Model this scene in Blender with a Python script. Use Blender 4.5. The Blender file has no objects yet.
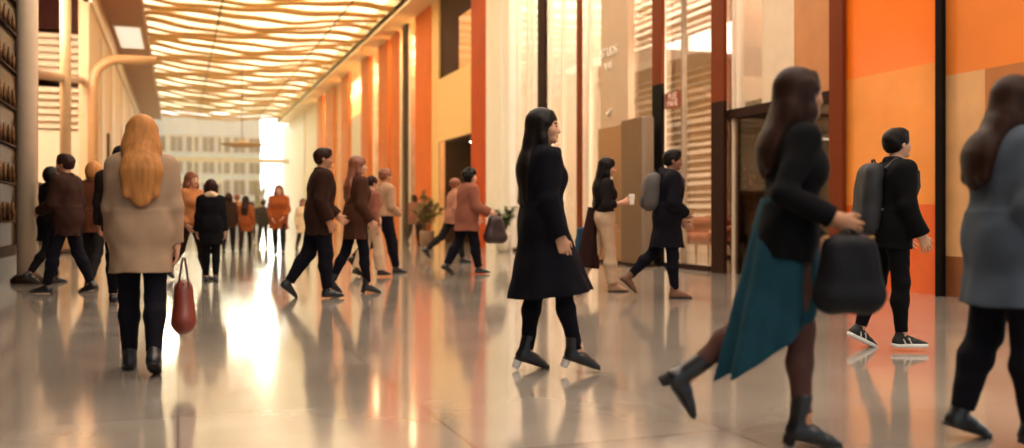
import bpy, bmesh, math, random
import numpy as np
from mathutils import Vector, Matrix

random.seed(7)
C = bpy.context.scene.collection
PI = math.pi

# ------------------------------------------------------------------ camera
F_PX, IW, IH, HORIZON, VPX = 900.0, 1024.0, 448.0, 216.0, 178.0
TH = math.atan((IW / 2 - VPX) / F_PX)              # the hall runs along +Y, the camera looks to the side of it
cam = bpy.data.cameras.new('camera')
cam.sensor_width = 36.0
cam.lens = 36.0 * F_PX / IW
cam.shift_y = -(IH / 2 - HORIZON) / IW
cam.clip_end = 600
cam.dof.use_dof = True
cam.dof.focus_distance = 7.5
cam.dof.aperture_fstop = 0.95
camo = bpy.data.objects.new('camera', cam)
camo.location = (0, 0, 1.0)
camo.rotation_euler = (PI / 2, 0, -TH)
C.objects.link(camo)
bpy.context.scene.camera = camo

# ------------------------------------------------------------------ exposure
vs = bpy.context.scene.view_settings
vs.view_transform = 'Standard'
vs.look = 'None'
vs.gamma = 1.0
vs.use_curve_mapping = False
vs.exposure = 0.6

# ------------------------------------------------------------------ sky and sun
w = bpy.data.worlds.new('sky')
bpy.context.scene.world = w
w.use_nodes = True
nt = w.node_tree
nt.nodes.clear()
o_ = nt.nodes.new('ShaderNodeOutputWorld')
bg = nt.nodes.new('ShaderNodeBackground')
tc = nt.nodes.new('ShaderNodeTexCoord')
sx = nt.nodes.new('ShaderNodeSeparateXYZ')
mr = nt.nodes.new('ShaderNodeMapRange')
mr.inputs[1].default_value = -0.6
mr.inputs[2].default_value = 0.95
rp = nt.nodes.new('ShaderNodeValToRGB')
rp.color_ramp.elements[0].color = (0.34, 0.41, 0.47, 1)
rp.color_ramp.elements[1].color = (3.6, 3.0, 2.3, 1)
e = rp.color_ramp.elements.new(0.55)
e.color = (0.55, 0.53, 0.5, 1)
nt.links.new(tc.outputs['Generated'], sx.inputs[0])
up = nt.nodes.new('ShaderNodeMath')
up.operation = 'MULTIPLY_ADD'
up.inputs[1].default_value = 0.8                     # brighter overhead than at the dim end of the street
nt.links.new(sx.outputs[2], up.inputs[0])
nt.links.new(sx.outputs[1], up.inputs[2])
nt.links.new(up.outputs[0], mr.inputs[0])
nt.links.new(mr.outputs[0], rp.inputs[0])
nt.links.new(rp.outputs[0], bg.inputs[0])
bg.inputs[1].default_value = 1.0
nt.links.new(bg.outputs[0], o_.inputs[0])

sun = bpy.data.lights.new('sun', 'SUN')
sun.energy = 1.5
sun.color = (1.0, 0.66, 0.36)
sun.angle = math.radians(7)
suno = bpy.data.objects.new('sun', sun)
d = Vector((-0.035, -1.0, -0.105)).normalized()      # low sun shining in through the open far end of the hall
suno.rotation_euler = d.to_track_quat('-Z', 'Y').to_euler()
suno.location = (2, 90, 20)
C.objects.link(suno)


def area(name, loc, rot, sx_, sy_, power, col):
    l = bpy.data.lights.new(name, 'AREA')
    l.shape = 'RECTANGLE'
    l.size, l.size_y, l.energy, l.color = sx_, sy_, power, col
    o = bpy.data.objects.new(name, l)
    o.location, o.rotation_euler = loc, rot
    C.objects.link(o)
    return o


# ceiling lamps of the shops behind the glass front
area('interior_lamp', (11.3, 19.0, 8.7), (0, 0, 0), 3.5, 10, 950, (1.0, 0.90, 0.80))
area('interior_lamp', (11.3, 15.5, 4.7), (0, 0, 0), 3.0, 4.0, 420, (1.0, 0.85, 0.68))
area('interior_lamp', (10.4, 11.5, 2.75), (0, 0, 0), 1.2, 2.0, 20, (1.0, 0.75, 0.5))
area('interior_lamp', (10.9, 11.3, 8.7), (0, 0, 0), 2.0, 3.5, 500, (1.0, 0.85, 0.7))
area('interior_lamp', (-5.0, 28.0, 8.7), (math.radians(35), 0, 0), 4, 8, 1500, (1.0, 0.78, 0.55))  # added unseen in the open gallery, aimed to brighten its panels

# ------------------------------------------------------------------ materials
def lin(c):
    if isinstance(c, str):
        c = [int(c[i:i + 2], 16) / 255 for i in (0, 2, 4)]
    return [x / 12.92 if x <= 0.04045 else ((x + 0.055) / 1.055) ** 2.4 for x in c]


MATS = {}


def M(name, col, rough=0.6, metal=0.0, var=0.12, scale=6.0, bump=0.0, coat=0.0, emit=0.0, stretch=(1, 1, 1), spec=0.5, sheen=0.0):
    if name in MATS:
        return MATS[name]
    m = bpy.data.materials.new(name)
    m.use_nodes = True
    n, L = m.node_tree.nodes, m.node_tree.links
    b = n['Principled BSDF']
    c = lin(col)
    t = n.new('ShaderNodeTexCoord')
    mp = n.new('ShaderNodeMapping')
    mp.inputs['Scale'].default_value = stretch
    nz = n.new('ShaderNodeTexNoise')
    nz.inputs['Scale'].default_value = scale
    nz.inputs['Detail'].default_value = 4
    cr = n.new('ShaderNodeValToRGB')
    cr.color_ramp.elements[0].position, cr.color_ramp.elements[1].position = 0.3, 0.7
    cr.color_ramp.elements[0].color = (*[x * (1 - var) for x in c], 1)
    cr.color_ramp.elements[1].color = (*[min(x * (1 + var), 1) for x in c], 1)
    L.new(t.outputs['Object'], mp.inputs[0])
    L.new(mp.outputs[0], nz.inputs['Vector'])
    L.new(nz.outputs['Fac'], cr.inputs[0])
    L.new(cr.outputs[0], b.inputs['Base Color'])
    b.inputs['Roughness'].default_value = rough
    b.inputs['Metallic'].default_value = metal
    b.inputs['Coat Weight'].default_value = coat
    b.inputs['Coat Roughness'].default_value = 0.08
    b.inputs['Specular IOR Level'].default_value = spec
    b.inputs['Sheen Weight'].default_value = sheen
    if emit:
        L.new(cr.outputs[0], b.inputs['Emission Color'])
        b.inputs['Emission Strength'].default_value = emit
    if bump:
        bp = n.new('ShaderNodeBump')
        bp.inputs['Strength'].default_value = bump
        bp.inputs['Distance'].default_value = 0.02
        L.new(nz.outputs['Fac'], bp.inputs['Height'])
        L.new(bp.outputs[0], b.inputs['Normal'])
    MATS[name] = m
    return m


def glass_mat(name, tint=(0.96, 0.93, 0.9), refl=0.03, power=0.55, rough=0.02):
    m = bpy.data.materials.new(name)
    m.use_nodes = True
    n, L = m.node_tree.nodes, m.node_tree.links
    n.clear()
    out = n.new('ShaderNodeOutputMaterial')
    tr = n.new('ShaderNodeBsdfTransparent')
    tr.inputs[0].default_value = (*tint, 1)
    gl = n.new('ShaderNodeBsdfGlossy')
    gl.inputs['Roughness'].default_value = rough
    lw = n.new('ShaderNodeLayerWeight')
    lw.inputs[0].default_value = 0.35
    ma = n.new('ShaderNodeMath')
    ma.operation = 'MULTIPLY_ADD'
    ma.inputs[1].default_value = power
    ma.inputs[2].default_value = refl
    ma.use_clamp = True
    mx = n.new('ShaderNodeMixShader')
    L.new(lw.outputs['Fresnel'], ma.inputs[0])
    L.new(ma.outputs[0], mx.inputs[0])
    L.new(tr.outputs[0], mx.inputs[1])
    L.new(gl.outputs[0], mx.inputs[2])
    L.new(mx.outputs[0], out.inputs[0])
    MATS[name] = m
    return m


def floor_mat():
    m = bpy.data.materials.new('polished stone tiles')
    m.use_nodes = True
    n, L = m.node_tree.nodes, m.node_tree.links
    b = n['Principled BSDF']
    t = n.new('ShaderNodeTexCoord')
    br = n.new('ShaderNodeTexBrick')
    br.offset = 0.0
    br.inputs['Scale'].default_value = 1.0
    br.inputs['Brick Width'].default_value = 1.2
    br.inputs['Row Height'].default_value = 1.2
    br.inputs['Mortar Size'].default_value = 0.006
    br.inputs['Color1'].default_value = (*lin('a59b90'), 1)
    br.inputs['Color2'].default_value = (*lin('978d83'), 1)
    br.inputs['Mortar'].default_value = (*lin('6e665f'), 1)
    nz = n.new('ShaderNodeTexNoise')
    nz.inputs['Scale'].default_value = 1.4
    nz.inputs['Detail'].default_value = 7
    mx = n.new('ShaderNodeMix')
    mx.data_type = 'RGBA'
    mx.blend_type = 'MULTIPLY'
    mx.inputs[0].default_value = 0.55
    cr = n.new('ShaderNodeValToRGB')
    cr.color_ramp.elements[0].position, cr.color_ramp.elements[1].position = 0.3, 0.72
    cr.color_ramp.elements[0].color = (0.55, 0.53, 0.51, 1)
    L.new(t.outputs['Object'], br.inputs['Vector'])
    L.new(t.outputs['Object'], nz.inputs['Vector'])
    L.new(nz.outputs['Fac'], cr.inputs[0])
    L.new(br.outputs['Color'], mx.inputs[6])
    L.new(cr.outputs[0], mx.inputs[7])
    L.new(mx.outputs[2], b.inputs['Base Color'])
    r = n.new('ShaderNodeMapRange')
    r.inputs[3].default_value, r.inputs[4].default_value = 0.09, 0.17
    L.new(nz.outputs['Fac'], r.inputs[0])
    L.new(r.outputs[0], b.inputs['Roughness'])
    b.inputs['Specular IOR Level'].default_value = 0.85
    b.inputs['Coat Weight'].default_value = 0.5
    b.inputs['Coat Roughness'].default_value = 0.07
    MATS['floor'] = m
    return m


# ------------------------------------------------------------------ scene helpers
def tag(o, label=None, cat=None, group=None, kind=None):
    if label: o['label'] = label
    if cat: o['category'] = cat
    if group: o['group'] = group
    if kind: o['kind'] = kind
    return o


def mesh_obj(name, me, mat, parent=None, loc=None):
    o = bpy.data.objects.new(name, me)
    C.objects.link(o)
    if mat is not None:
        for m in (mat if isinstance(mat, (list, tuple)) else [mat]):
            me.materials.append(m)
    if parent is not None:
        o.parent = parent
    if loc is not None:
        o.location = loc
    return o


def empty(name, loc, rz=0.0):
    o = bpy.data.objects.new(name, None)
    o.location, o.rotation_euler = loc, (0, 0, rz)
    o.empty_display_size = 0.2
    C.objects.link(o)
    return o


class B:
    """collects shapes in one bmesh"""
    def __init__(self):
        self.bm = bmesh.new()

    def box(self, x0, x1, y0, y1, z0, z1, bevel=0.0):
        x0, x1 = min(x0, x1), max(x0, x1)
        y0, y1 = min(y0, y1), max(y0, y1)
        r = bmesh.ops.create_cube(self.bm, size=1.0)
        vs_ = r['verts']
        for v in vs_:
            v.co = Vector(((x0 + x1) / 2 + v.co.x * (x1 - x0), (y0 + y1) / 2 + v.co.y * (y1 - y0), (z0 + z1) / 2 + v.co.z * (z1 - z0)))
        if bevel:
            es = list({e_ for v in vs_ for e_ in v.link_edges})
            bmesh.ops.bevel(self.bm, geom=es, offset=bevel, segments=2, affect='EDGES', profile=0.5)
        return self

    def tube(self, pts, r, seg=10, closed=False):
        pts = [Vector(p) for p in pts]
        n = len(pts)
        rr = r if isinstance(r, (list, tuple)) else [r] * n
        rings, up = [], None
        for i, p in enumerate(pts):
            a = pts[(i - 1) % n] if (i > 0 or closed) else pts[0]
            b = pts[(i + 1) % n] if (i < n - 1 or closed) else pts[-1]
            t = (b - a).normalized()
            if up is None:
                up = Vector((0, 0, 1)) if abs(t.z) < 0.9 else Vector((1, 0, 0))
            s = t.cross(up)
            if s.length < 1e-5:
                s = t.orthogonal()
            s.normalize()
            up = s.cross(t).normalized()
            rings.append([self.bm.verts.new(p + (s * math.cos(k * 2 * PI / seg) + up * math.sin(k * 2 * PI / seg)) * rr[i]) for k in range(seg)])
        m = n if closed else n - 1
        for i in range(m):
            A, D = rings[i], rings[(i + 1) % n]
            for k in range(seg):
                self.bm.faces.new((A[k], A[(k + 1) % seg], D[(k + 1) % seg], D[k]))
        if not closed:
            self.bm.faces.new(rings[0][::-1])
            self.bm.faces.new(rings[-1])
        return self

    def lathe(self, prof, cx=0, cy=0, seg=28):
        rings = []
        for r, z in prof:
            rings.append([self.bm.verts.new((cx + r * math.cos(k * 2 * PI / seg), cy + r * math.sin(k * 2 * PI / seg), z)) for k in range(seg)])
        for a, b in zip(rings[:-1], rings[1:]):
            for k in range(seg):
                self.bm.faces.new((a[k], a[(k + 1) % seg], b[(k + 1) % seg], b[k]))
        self.bm.faces.new(rings[0][::-1])
        self.bm.faces.new(rings[-1])
        return self

    def build(self, name, mat, parent=None, smooth=False, loc=None):
        bmesh.ops.recalc_face_normals(self.bm, faces=self.bm.faces)
        me = bpy.data.meshes.new(name)
        self.bm.to_mesh(me)
        self.bm.free()
        if smooth:
            me.polygons.foreach_set('use_smooth', [True] * len(me.polygons))
        return mesh_obj(name, me, mat, parent, loc)


def struct(name, b, mat, parent=None, smooth=False):
    o = b.build(name, mat, parent, smooth)
    if parent is None:
        o['kind'] = 'structure'
    return o


# pixel of the photograph -> point on the floor, or on a wall running along the hall at x = X
def azim(px):
    return TH + math.atan((px - IW / 2) / F_PX)


def ground(px, py):
    depth = F_PX / (py - HORIZON)
    xc = (px - IW / 2) / F_PX * depth
    return Vector((math.sin(TH) * depth + math.cos(TH) * xc, math.cos(TH) * depth - math.sin(TH) * xc, 0))


def Yw(px, X=9.0):
    return X / math.tan(azim(px))


def zw(px, py, X=9.0):
    Y = Yw(px, X)
    depth = Y * math.cos(TH) + X * math.sin(TH)
    return 1 + (HORIZON - py) / F_PX * depth


# ------------------------------------------------------------------ smooth solids (distance fields)
def nv(a):
    a = np.asarray(a, float)
    return a / (np.linalg.norm(a) + 1e-12)


class Field:
    def __init__(self):
        self.ops = []

    def cone(self, a, b, ra, rb, k=0.03, flat=None, cap=(False, False), op='add'):
        a, b = np.asarray(a, float), np.asarray(b, float)
        r = max(ra, rb)
        self.ops.append((op, k, np.minimum(a, b) - r, np.maximum(a, b) + r, ('cone', a, b, ra, rb, flat, cap)))
        return self

    def chain(self, pts, rs, k=0.03, flat=None, k_in=0.02, cap_end=False):
        for i in range(len(pts) - 1):
            self.cone(pts[i], pts[i + 1], rs[i], rs[i + 1], k if i == 0 else k_in, flat, (False, cap_end and i == len(pts) - 2))
        return self

    def ell(self, c, r, k=0.03, R=None, op='add'):
        c, r = np.asarray(c, float), np.asarray(r, float)
        m = r.max()
        self.ops.append((op, k, c - m, c + m, ('ell', c, r, R)))
        return self

    def econe(self, a, b, r0, r1, ax, ay, k=0.03, folds=0, amp=0.0, op='add', cap=(True, True), ph=0.0):
        a, b = np.asarray(a, float), np.asarray(b, float)
        m = max(*r0, *r1) * 1.12
        self.ops.append((op, k, np.minimum(a, b) - m, np.maximum(a, b) + m, ('econe', a, b, r0, r1, nv(ax), nv(ay), folds, amp, cap, ph)))
        return self

    def plane(self, p, n):
        """keep the side that n points away from"""
        self.ops.append(('plane', 0, None, None, (np.asarray(p, float), nv(n))))
        return self

    def ripple(self, amp, freq=22.0, ph=0.0):
        self.ops.append(('ripple', 0, None, None, (amp, freq, ph)))
        return self

    def bounds(self):
        lo = np.min([o[2] for o in self.ops if o[0] == 'add'], axis=0)
        hi = np.max([o[3] for o in self.ops if o[0] == 'add'], axis=0)
        return lo, hi

    @staticmethod
    def ev(d, X, Y, Z):
        if d[0] == 'cone':
            _, a, b, ra, rb, flat, cap = d
            ab = b - a
            L2 = max(float(ab @ ab), 1e-12)
            dx, dy, dz = X - a[0], Y - a[1], Z - a[2]
            tt = (dx * ab[0] + dy * ab[1] + dz * ab[2]) / np.float32(L2)
            t = np.clip(tt, 0, 1)
            vx, vy, vz = dx - t * ab[0], dy - t * ab[1], dz - t * ab[2]
            q = vx * vx + vy * vy + vz * vz
            s = 1.0
            if flat is not None:
                u, s = flat
                u = nv(u)
                vu = vx * u[0] + vy * u[1] + vz * u[2]
                q = q + vu * vu * (1 / (s * s) - 1)
            D = (np.sqrt(np.maximum(q, 0)) - (ra + (rb - ra) * t)) * min(1.0, s)
            L = math.sqrt(L2)
            if cap[0]:
                D = np.maximum(D, -tt * L)
            if cap[1]:
                D = np.maximum(D, (tt - 1) * L)
            return D
        if d[0] == 'ell':
            _, c, r, R = d
            dx, dy, dz = X - c[0], Y - c[1], Z - c[2]
            if R is not None:
                dx, dy, dz = (dx * R[0, 0] + dy * R[1, 0] + dz * R[2, 0], dx * R[0, 1] + dy * R[1, 1] + dz * R[2, 1], dx * R[0, 2] + dy * R[1, 2] + dz * R[2, 2])
            q0 = np.sqrt((dx / r[0]) ** 2 + (dy / r[1]) ** 2 + (dz / r[2]) ** 2)
            q1 = np.sqrt((dx / r[0] ** 2) ** 2 + (dy / r[1] ** 2) ** 2 + (dz / r[2] ** 2) ** 2)
            return q0 * (q0 - 1) / (q1 + 1e-6)
        _, a, b, r0, r1, ax, ay, folds, amp, cap, ph = d
        ab = b - a
        L = float(np.linalg.norm(ab))
        n = ab / L
        dx, dy, dz = X - a[0], Y - a[1], Z - a[2]
        tl = dx * n[0] + dy * n[1] + dz * n[2]
        t = np.clip(tl / L, 0, 1)
        vx, vy, vz = dx - t * ab[0], dy - t * ab[1], dz - t * ab[2]
        px = vx * ax[0] + vy * ax[1] + vz * ax[2]
        py = vx * ay[0] + vy * ay[1] + vz * ay[2]
        ex, ey = r0[0] + (r1[0] - r0[0]) * t, r0[1] + (r1[1] - r0[1]) * t
        q = np.sqrt((px / ex) ** 2 + (py / ey) ** 2)
        if folds:
            th = np.arctan2(py / ey, px / ex)
            q = q - amp * t * (np.sin(folds * th + ph) + 0.5 * np.sin((folds * 2 - 3) * th + 1.3 + ph))
        D = (q - 1) * np.minimum(ex, ey)
        if cap[0]:
            D = np.maximum(D, -tl)
        if cap[1]:
            D = np.maximum(D, tl - L)
        return D

    def mesh(self, name, h):
        lo, hi = self.bounds()
        lo, hi = lo - 3 * h - .04, hi + 3 * h + .04
        n = np.ceil((hi - lo) / h).astype(int) + 1
        G = np.full(n, 1.0, np.float32)
        ax = [(lo[i] + h * np.arange(n[i])).astype(np.float32) for i in range(3)]
        for op, k, l, u, d in self.ops:
            if op == 'plane':
                p, nn = d
                P = (ax[0][:, None, None] - p[0]) * nn[0] + (ax[1][None, :, None] - p[1]) * nn[1] + (ax[2][None, None, :] - p[2]) * nn[2]
                G = np.maximum(G, P.astype(np.float32))
                continue
            if op == 'ripple':
                amp, fr, ph = d
                X, Y, Z = ax[0][:, None, None], ax[1][None, :, None], ax[2][None, None, :]
                wv = np.sin(fr * Z + 2.2 * np.sin(fr * .35 * X + ph) + 1.9 * np.sin(fr * .4 * Y + 2 * ph)) * np.sin(fr * .5 * (X - Y) + 1.5 * np.sin(fr * .3 * Z) + ph)
                G = G + (amp * wv).astype(np.float32)
                continue
            mg = 0.06 + k
            i0 = np.maximum(np.floor((l - mg - lo) / h).astype(int), 0)
            i1 = np.minimum(np.ceil((u + mg - lo) / h).astype(int) + 1, n)
            if (i1 <= i0).any():
                continue
            sl = tuple(slice(a, b) for a, b in zip(i0, i1))
            D = self.ev(d, ax[0][sl[0]][:, None, None], ax[1][sl[1]][None, :, None], ax[2][sl[2]][None, None, :]).astype(np.float32)
            g = G[sl]
            kk = np.float32(max(k, 1e-5))
            if op == 'add':
                hh = np.maximum(kk - np.abs(g - D), 0) / kk
                G[sl] = np.minimum(g, D) - hh * hh * kk * 0.25
            else:
                hh = np.maximum(kk - np.abs(g + D), 0) / kk
                G[sl] = np.maximum(g, -D) + hh * hh * kk * 0.25
        return nets(name, G, lo, h)


def nets(name, G, lo, h):
    S = G < 0
    n = np.array(G.shape)
    cnt = np.zeros(n - 1, np.int8)
    cs = [(i, j, k) for i in (0, 1) for j in (0, 1) for k in (0, 1)]
    for i, j, k in cs:
        cnt += S[i:n[0] - 1 + i, j:n[1] - 1 + j, k:n[2] - 1 + k]
    cells = np.argwhere((cnt > 0) & (cnt < 8))
    me = bpy.data.meshes.new(name)
    if len(cells) == 0:
        return me
    idx = np.full(n - 1, -1, np.int32)
    idx[cells[:, 0], cells[:, 1], cells[:, 2]] = np.arange(len(cells))
    val = {c: G[cells[:, 0] + c[0], cells[:, 1] + c[1], cells[:, 2] + c[2]] for c in cs}
    acc, num = np.zeros((len(cells), 3)), np.zeros(len(cells))
    for c0 in cs:
        for a in range(3):
            if c0[a] == 0:
                c1 = list(c0)
                c1[a] = 1
                f0, f1 = val[c0], val[tuple(c1)]
                m = (f0 < 0) != (f1 < 0)
                t = np.where(m, f0 / np.where(m, f0 - f1, 1), 0)
                p = np.tile(np.array(c0, float), (len(cells), 1))
                p[:, a] += t
                acc += p * m[:, None]
                num += m
    V = (cells + acc / num[:, None]) * h + lo
    Q = []
    for a in range(3):
        b, c = (a + 1) % 3, (a + 2) % 3
        s0 = [slice(None)] * 3
        s1 = [slice(None)] * 3
        s0[a], s1[a] = slice(0, -1), slice(1, None)
        A, D = S[tuple(s0)], S[tuple(s1)]
        ed = np.argwhere(A != D)
        ed = ed[(ed[:, b] > 0) & (ed[:, c] > 0) & (ed[:, b] < n[b] - 1) & (ed[:, c] < n[c] - 1)]
        ins = A[ed[:, 0], ed[:, 1], ed[:, 2]]
        q = []
        for db, dc in ((1, 1), (0, 1), (0, 0), (1, 0)):
            e2 = ed.copy()
            e2[:, b] -= db
            e2[:, c] -= dc
            q.append(idx[e2[:, 0], e2[:, 1], e2[:, 2]])
        q = np.stack(q, 1)
        q[~ins] = q[~ins][:, ::-1]
        Q.append(q)
    Q = np.concatenate(Q)
    Q = Q[(Q >= 0).all(1)]
    # one gentle smoothing pass over neighbours
    E = np.concatenate([Q[:, [0, 1]], Q[:, [1, 2]], Q[:, [2, 3]], Q[:, [3, 0]]])
    sm, dg = np.zeros_like(V), np.zeros(len(V))
    for a, b in ((0, 1), (1, 0)):
        for ci in range(3):
            sm[:, ci] += np.bincount(E[:, a], V[E[:, b], ci], len(V))
        dg += np.bincount(E[:, a], minlength=len(V))
    V = V * 0.6 + 0.4 * sm / np.maximum(dg, 1)[:, None]
    me.vertices.add(len(V))
    me.vertices.foreach_set('co', V.astype(np.float32).ravel())
    me.loops.add(len(Q) * 4)
    me.loops.foreach_set('vertex_index', Q.astype(np.int32).ravel())
    me.polygons.add(len(Q))
    me.polygons.foreach_set('loop_start', np.arange(0, len(Q) * 4, 4, dtype=np.int32))
    me.polygons.foreach_set('use_smooth', np.ones(len(Q), bool))
    me.update(calc_edges=True)
    return me


# ------------------------------------------------------------------ people
def rx(v, a):
    """lean: + tips the top towards +Y"""
    x, y, z = v
    return np.array([x, y * math.cos(a) + z * math.sin(a), z * math.cos(a) - y * math.sin(a)])


def rz(v, a):
    x, y, z = v
    return np.array([x * math.cos(a) - y * math.sin(a), x * math.sin(a) + y * math.cos(a), z])


D2R = PI / 180


class Person:
    """a posed figure facing +Y; legs/arms are (left, right) tuples in degrees"""

    def __init__(s, H=1.70, sex='f', lean=2, twist=0, legs=((12, 4, 0), (-14, 14, 20)), arms=((10, 8, 12, 0), (-8, 8, 15, 0)),
                 head=(0, 0), heel=0.0, splay=2.0, build=1.0, curl=(35, 35), spread=1.0):
        s.H, s.S, s.sex, s.heel = H, H / 1.70, sex, heel
        s.b = build
        s.lean, s.twist = lean * D2R, twist * D2R
        s.sw = (0.163 if sex == 'f' else 0.188) * build      # half shoulder width to the arm joint
        s.hw = 0.088 if sex == 'f' else 0.084
        s.side = (-1, 1)
        s.curl = curl
        # legs
        s.leg = []
        P = np.array([0, 0, 0.9])
        for sd, (h, k, p) in zip(s.side, legs):
            hip = P + np.array([sd * s.hw, 0, -0.01])
            a, b = h * D2R, (h - k) * D2R
            sp = splay * D2R * sd
            th = np.array([math.sin(sp), math.sin(a), -math.cos(a)])
            sh = np.array([math.sin(sp) * .4, math.sin(b), -math.cos(b)])
            kn = hip + 0.415 * th / np.linalg.norm(th)
            an = kn + 0.405 * sh / np.linalg.norm(sh)
            pt = p * D2R + (math.atan2(heel, 0.16) if heel else 0)
            f = rz(np.array([0, math.cos(pt), -math.sin(pt)]), -sd * 6 * D2R)
            u = rz(np.array([0, math.sin(pt), math.cos(pt)]), -sd * 6 * D2R)
            s.leg.append([hip, kn, an, f, u])
        low = min(min((an - .05 * f - (.085 + heel) * u)[2], (an + .13 * f - .085 * u)[2], (an + .185 * f - .078 * u)[2]) for _, _, an, f, u in s.leg)
        dz = np.array([0, 0, -low])
        for L in s.leg:
            for i in range(3):
                L[i] = L[i] + dz
        s.P = P + dz
        # arms
        s.arm = []
        for sd, (sf, sa, ef, ein) in zip(s.side, arms):
            sh = s.T(sd * s.sw, -0.005, 1.362, tw=True)
            a, ab = sf * D2R, sa * D2R
            ua = np.array([sd * math.sin(ab), math.sin(a) * math.cos(ab), -math.cos(a) * math.cos(ab)])
            fa = a + ef * D2R
            f = np.array([sd * math.sin(ab) * .5, math.sin(fa), -math.cos(fa)])
            f = nv(rz(f, sd * ein * D2R))
            ua = rz(rx(ua, s.lean * .5), s.twist)
            f = rz(f, s.twist)
            el = sh + .285 * nv(ua)
            wr = el + .245 * f
            s.arm.append([sh, el, wr, f])
        # head
        s.nk = s.T(0, -0.012, 1.405)
        s.hy, s.hp = head[0] * D2R, head[1] * D2R
        s.hc = s.T(0, 0.012, 1.472)

    def T(s, x, y, z, tw=False):
        v = np.array([x, y, z - 0.9], float)
        if tw:
            v = rz(v, s.twist)
        elif s.twist and z > 1.0:
            v = rz(v, s.twist * min((z - 1.0) / .3, 1))
        return s.P + rx(v, s.lean)

    def Hd(s, x, y, z):
        """head frame: z = 0 at the chin, face towards +y"""
        v = rx(np.array([x, y, z], float), s.hp)
        return s.hc + rz(v, s.hy + s.twist * .5)

    def HR(s):
        return np.stack([s.Hd(*e) - s.hc for e in ((1, 0, 0), (0, 1, 0), (0, 0, 1))], 1)

    def root(s, px, py, alpha, label, group=None):
        s.me_loc = ground(px, py)
        s.yaw = -(azim(px) + alpha * D2R)
        s.px, s.label, s.group = px, label, group
        return s

    # -- meshes are made in the figure's own frame and scaled to its height
    def obj(s, name, fld, h, mat, parent):
        me = fld.mesh(name, h)
        me.transform(Matrix.Scale(s.S, 4))
        return mesh_obj(name, me, mat, parent)

    def torso(s, f, o, z0=0.84, k=.07, arms=True, waist=0.0):
        """torso mass grown by o"""
        g = 1.0 if s.sex == 'f' else 1.08
        b = s.b
        f.cone(s.T(-.065, -.01, .93), s.T(.065, -.01, .93), .105 * b + o, .105 * b + o, .01, ((0, 1, 0), .98))
        f.cone(s.T(-.06, -.005, 1.02), s.T(.06, -.005, 1.02), .085 * b * g + o, .085 * b * g + o, k, ((0, 1, 0), .95))
        f.cone(s.T(-.055, 0, 1.12), s.T(.055, 0, 1.12), .077 * b * g + o - waist, .077 * b * g + o - waist, k, ((0, 1, 0), 1))
        f.cone(s.T(-.07, 0, 1.24), s.T(.07, 0, 1.24), .094 * b * g + o, .094 * b * g + o, k, ((0, 1, 0), 1))
        f.cone(s.T(-s.sw + .06, -.012, 1.335), s.T(s.sw - .06, -.012, 1.335), .064 * g + o * .75, .064 * g + o * .75, k)
        f.cone(s.T(-.05, -.02, 1.38), s.T(.05, -.02, 1.38), .05 * g + o * .6, .05 * g + o * .6, k)
        for x in (-1, 1):
            f.cone(s.T(x * .02, -.02, 1.425), s.T(x * (s.sw - .02), -.01, 1.365), .032 + o * .4, .036 + o * .5, .05)
        if s.sex == 'f':
            for x in (-.065, .065):
                f.ell(s.T(x, .075, 1.235), (.056 + o * .6, .05 + o * .6, .056 + o * .6), .05)

    def legs_f(s, f, o, t_end=1.0, k=.05, cap=False, flare=0.0, knee=0.0):
        for hip, kn, an, _, _ in s.leg:
            b = s.b
            f.cone(hip + [0, 0, .03], kn, .088 * b + o, .053 * b + o + knee, k)
            c1 = kn + (an - kn) * .32 + np.array([0, -.012, 0])
            f.cone(kn, c1, .053 * b + o + knee, .054 * b + o + flare * .4, .03)
            e = kn + (an - kn) * t_end
            f.cone(c1, e, .054 * b + o + flare * .4, .034 + o + flare, .03, None, (False, cap))

    def arms_f(s, f, o, t_end=1.0, k=.05, cap=False, cuff=0.0):
        g = 1.0 if s.sex == 'm' else .88
        for sh, el, wr, d in s.arm:
            f.cone(sh, el, .05 * g + o, .039 * g + o, k)
            e = el + (wr - el) * t_end
            f.cone(el, e, .04 * g + o, .027 * g + o + cuff, .025, None, (False, cap))

    def hand_f(s, f, i):
        sh, el, wr, d = s.arm[i]
        sd = s.side[i]
        ua = nv(el - sh)
        # the palm faces the thigh; the knuckle row runs front to back
        w_ = np.array([0.0, 1.0, 0.0]) if abs(d[1]) < .8 else np.array([0.0, 0.0, 1.0])
        w_ = nv(w_ - d * (w_ @ d))
        n_ = np.cross(d, w_)
        if n_[0] * sd > 0 and abs(n_[0]) > .1:
            n_ = -n_
        f.cone(wr - d * .02, wr + d * .02, .027, .03, .02, (n_, .75))
        f.cone(wr + d * .025 - w_ * .014, wr + d * .08 - w_ * .022, .024, .021, .02, (n_, .6))
        f.cone(wr + d * .025 + w_ * .012, wr + d * .08 + w_ * .02, .024, .021, .02, (n_, .6))
        c = s.curl[i] * D2R
        for q, ln in ((-.034, .062), (-.0115, .074), (.0115, .08), (.034, .07)):
            dd = nv(d + w_ * q * 4.2)
            a = wr + d * .088 + w_ * q * .95
            d1 = dd * math.cos(c * .6) + n_ * math.sin(c * .6)
            d2 = dd * math.cos(c * 1.5) + n_ * math.sin(c * 1.5)
            m = a + d1 * ln * .5
            f.cone(a - dd * .02, m, .0098, .009, .006)
            f.cone(m, m + d2 * ln * .52, .009, .0072, .004)
        t0 = wr + d * .028 + w_ * .026
        t1 = t0 + nv(d * .7 + w_ * .62 + n_ * .25) * .042
        f.cone(t0 - w_ * .01, t1, .0135, .0105, .012)
        f.cone(t1, t1 + nv(d * .9 + w_ * .2 + n_ * .35) * .032, .0105, .008, .004)
        return wr + d * .095 + n_ * .02

    def grip(s, i):
        sh, el, wr, d = s.arm[i]
        return wr + d * .1

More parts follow.
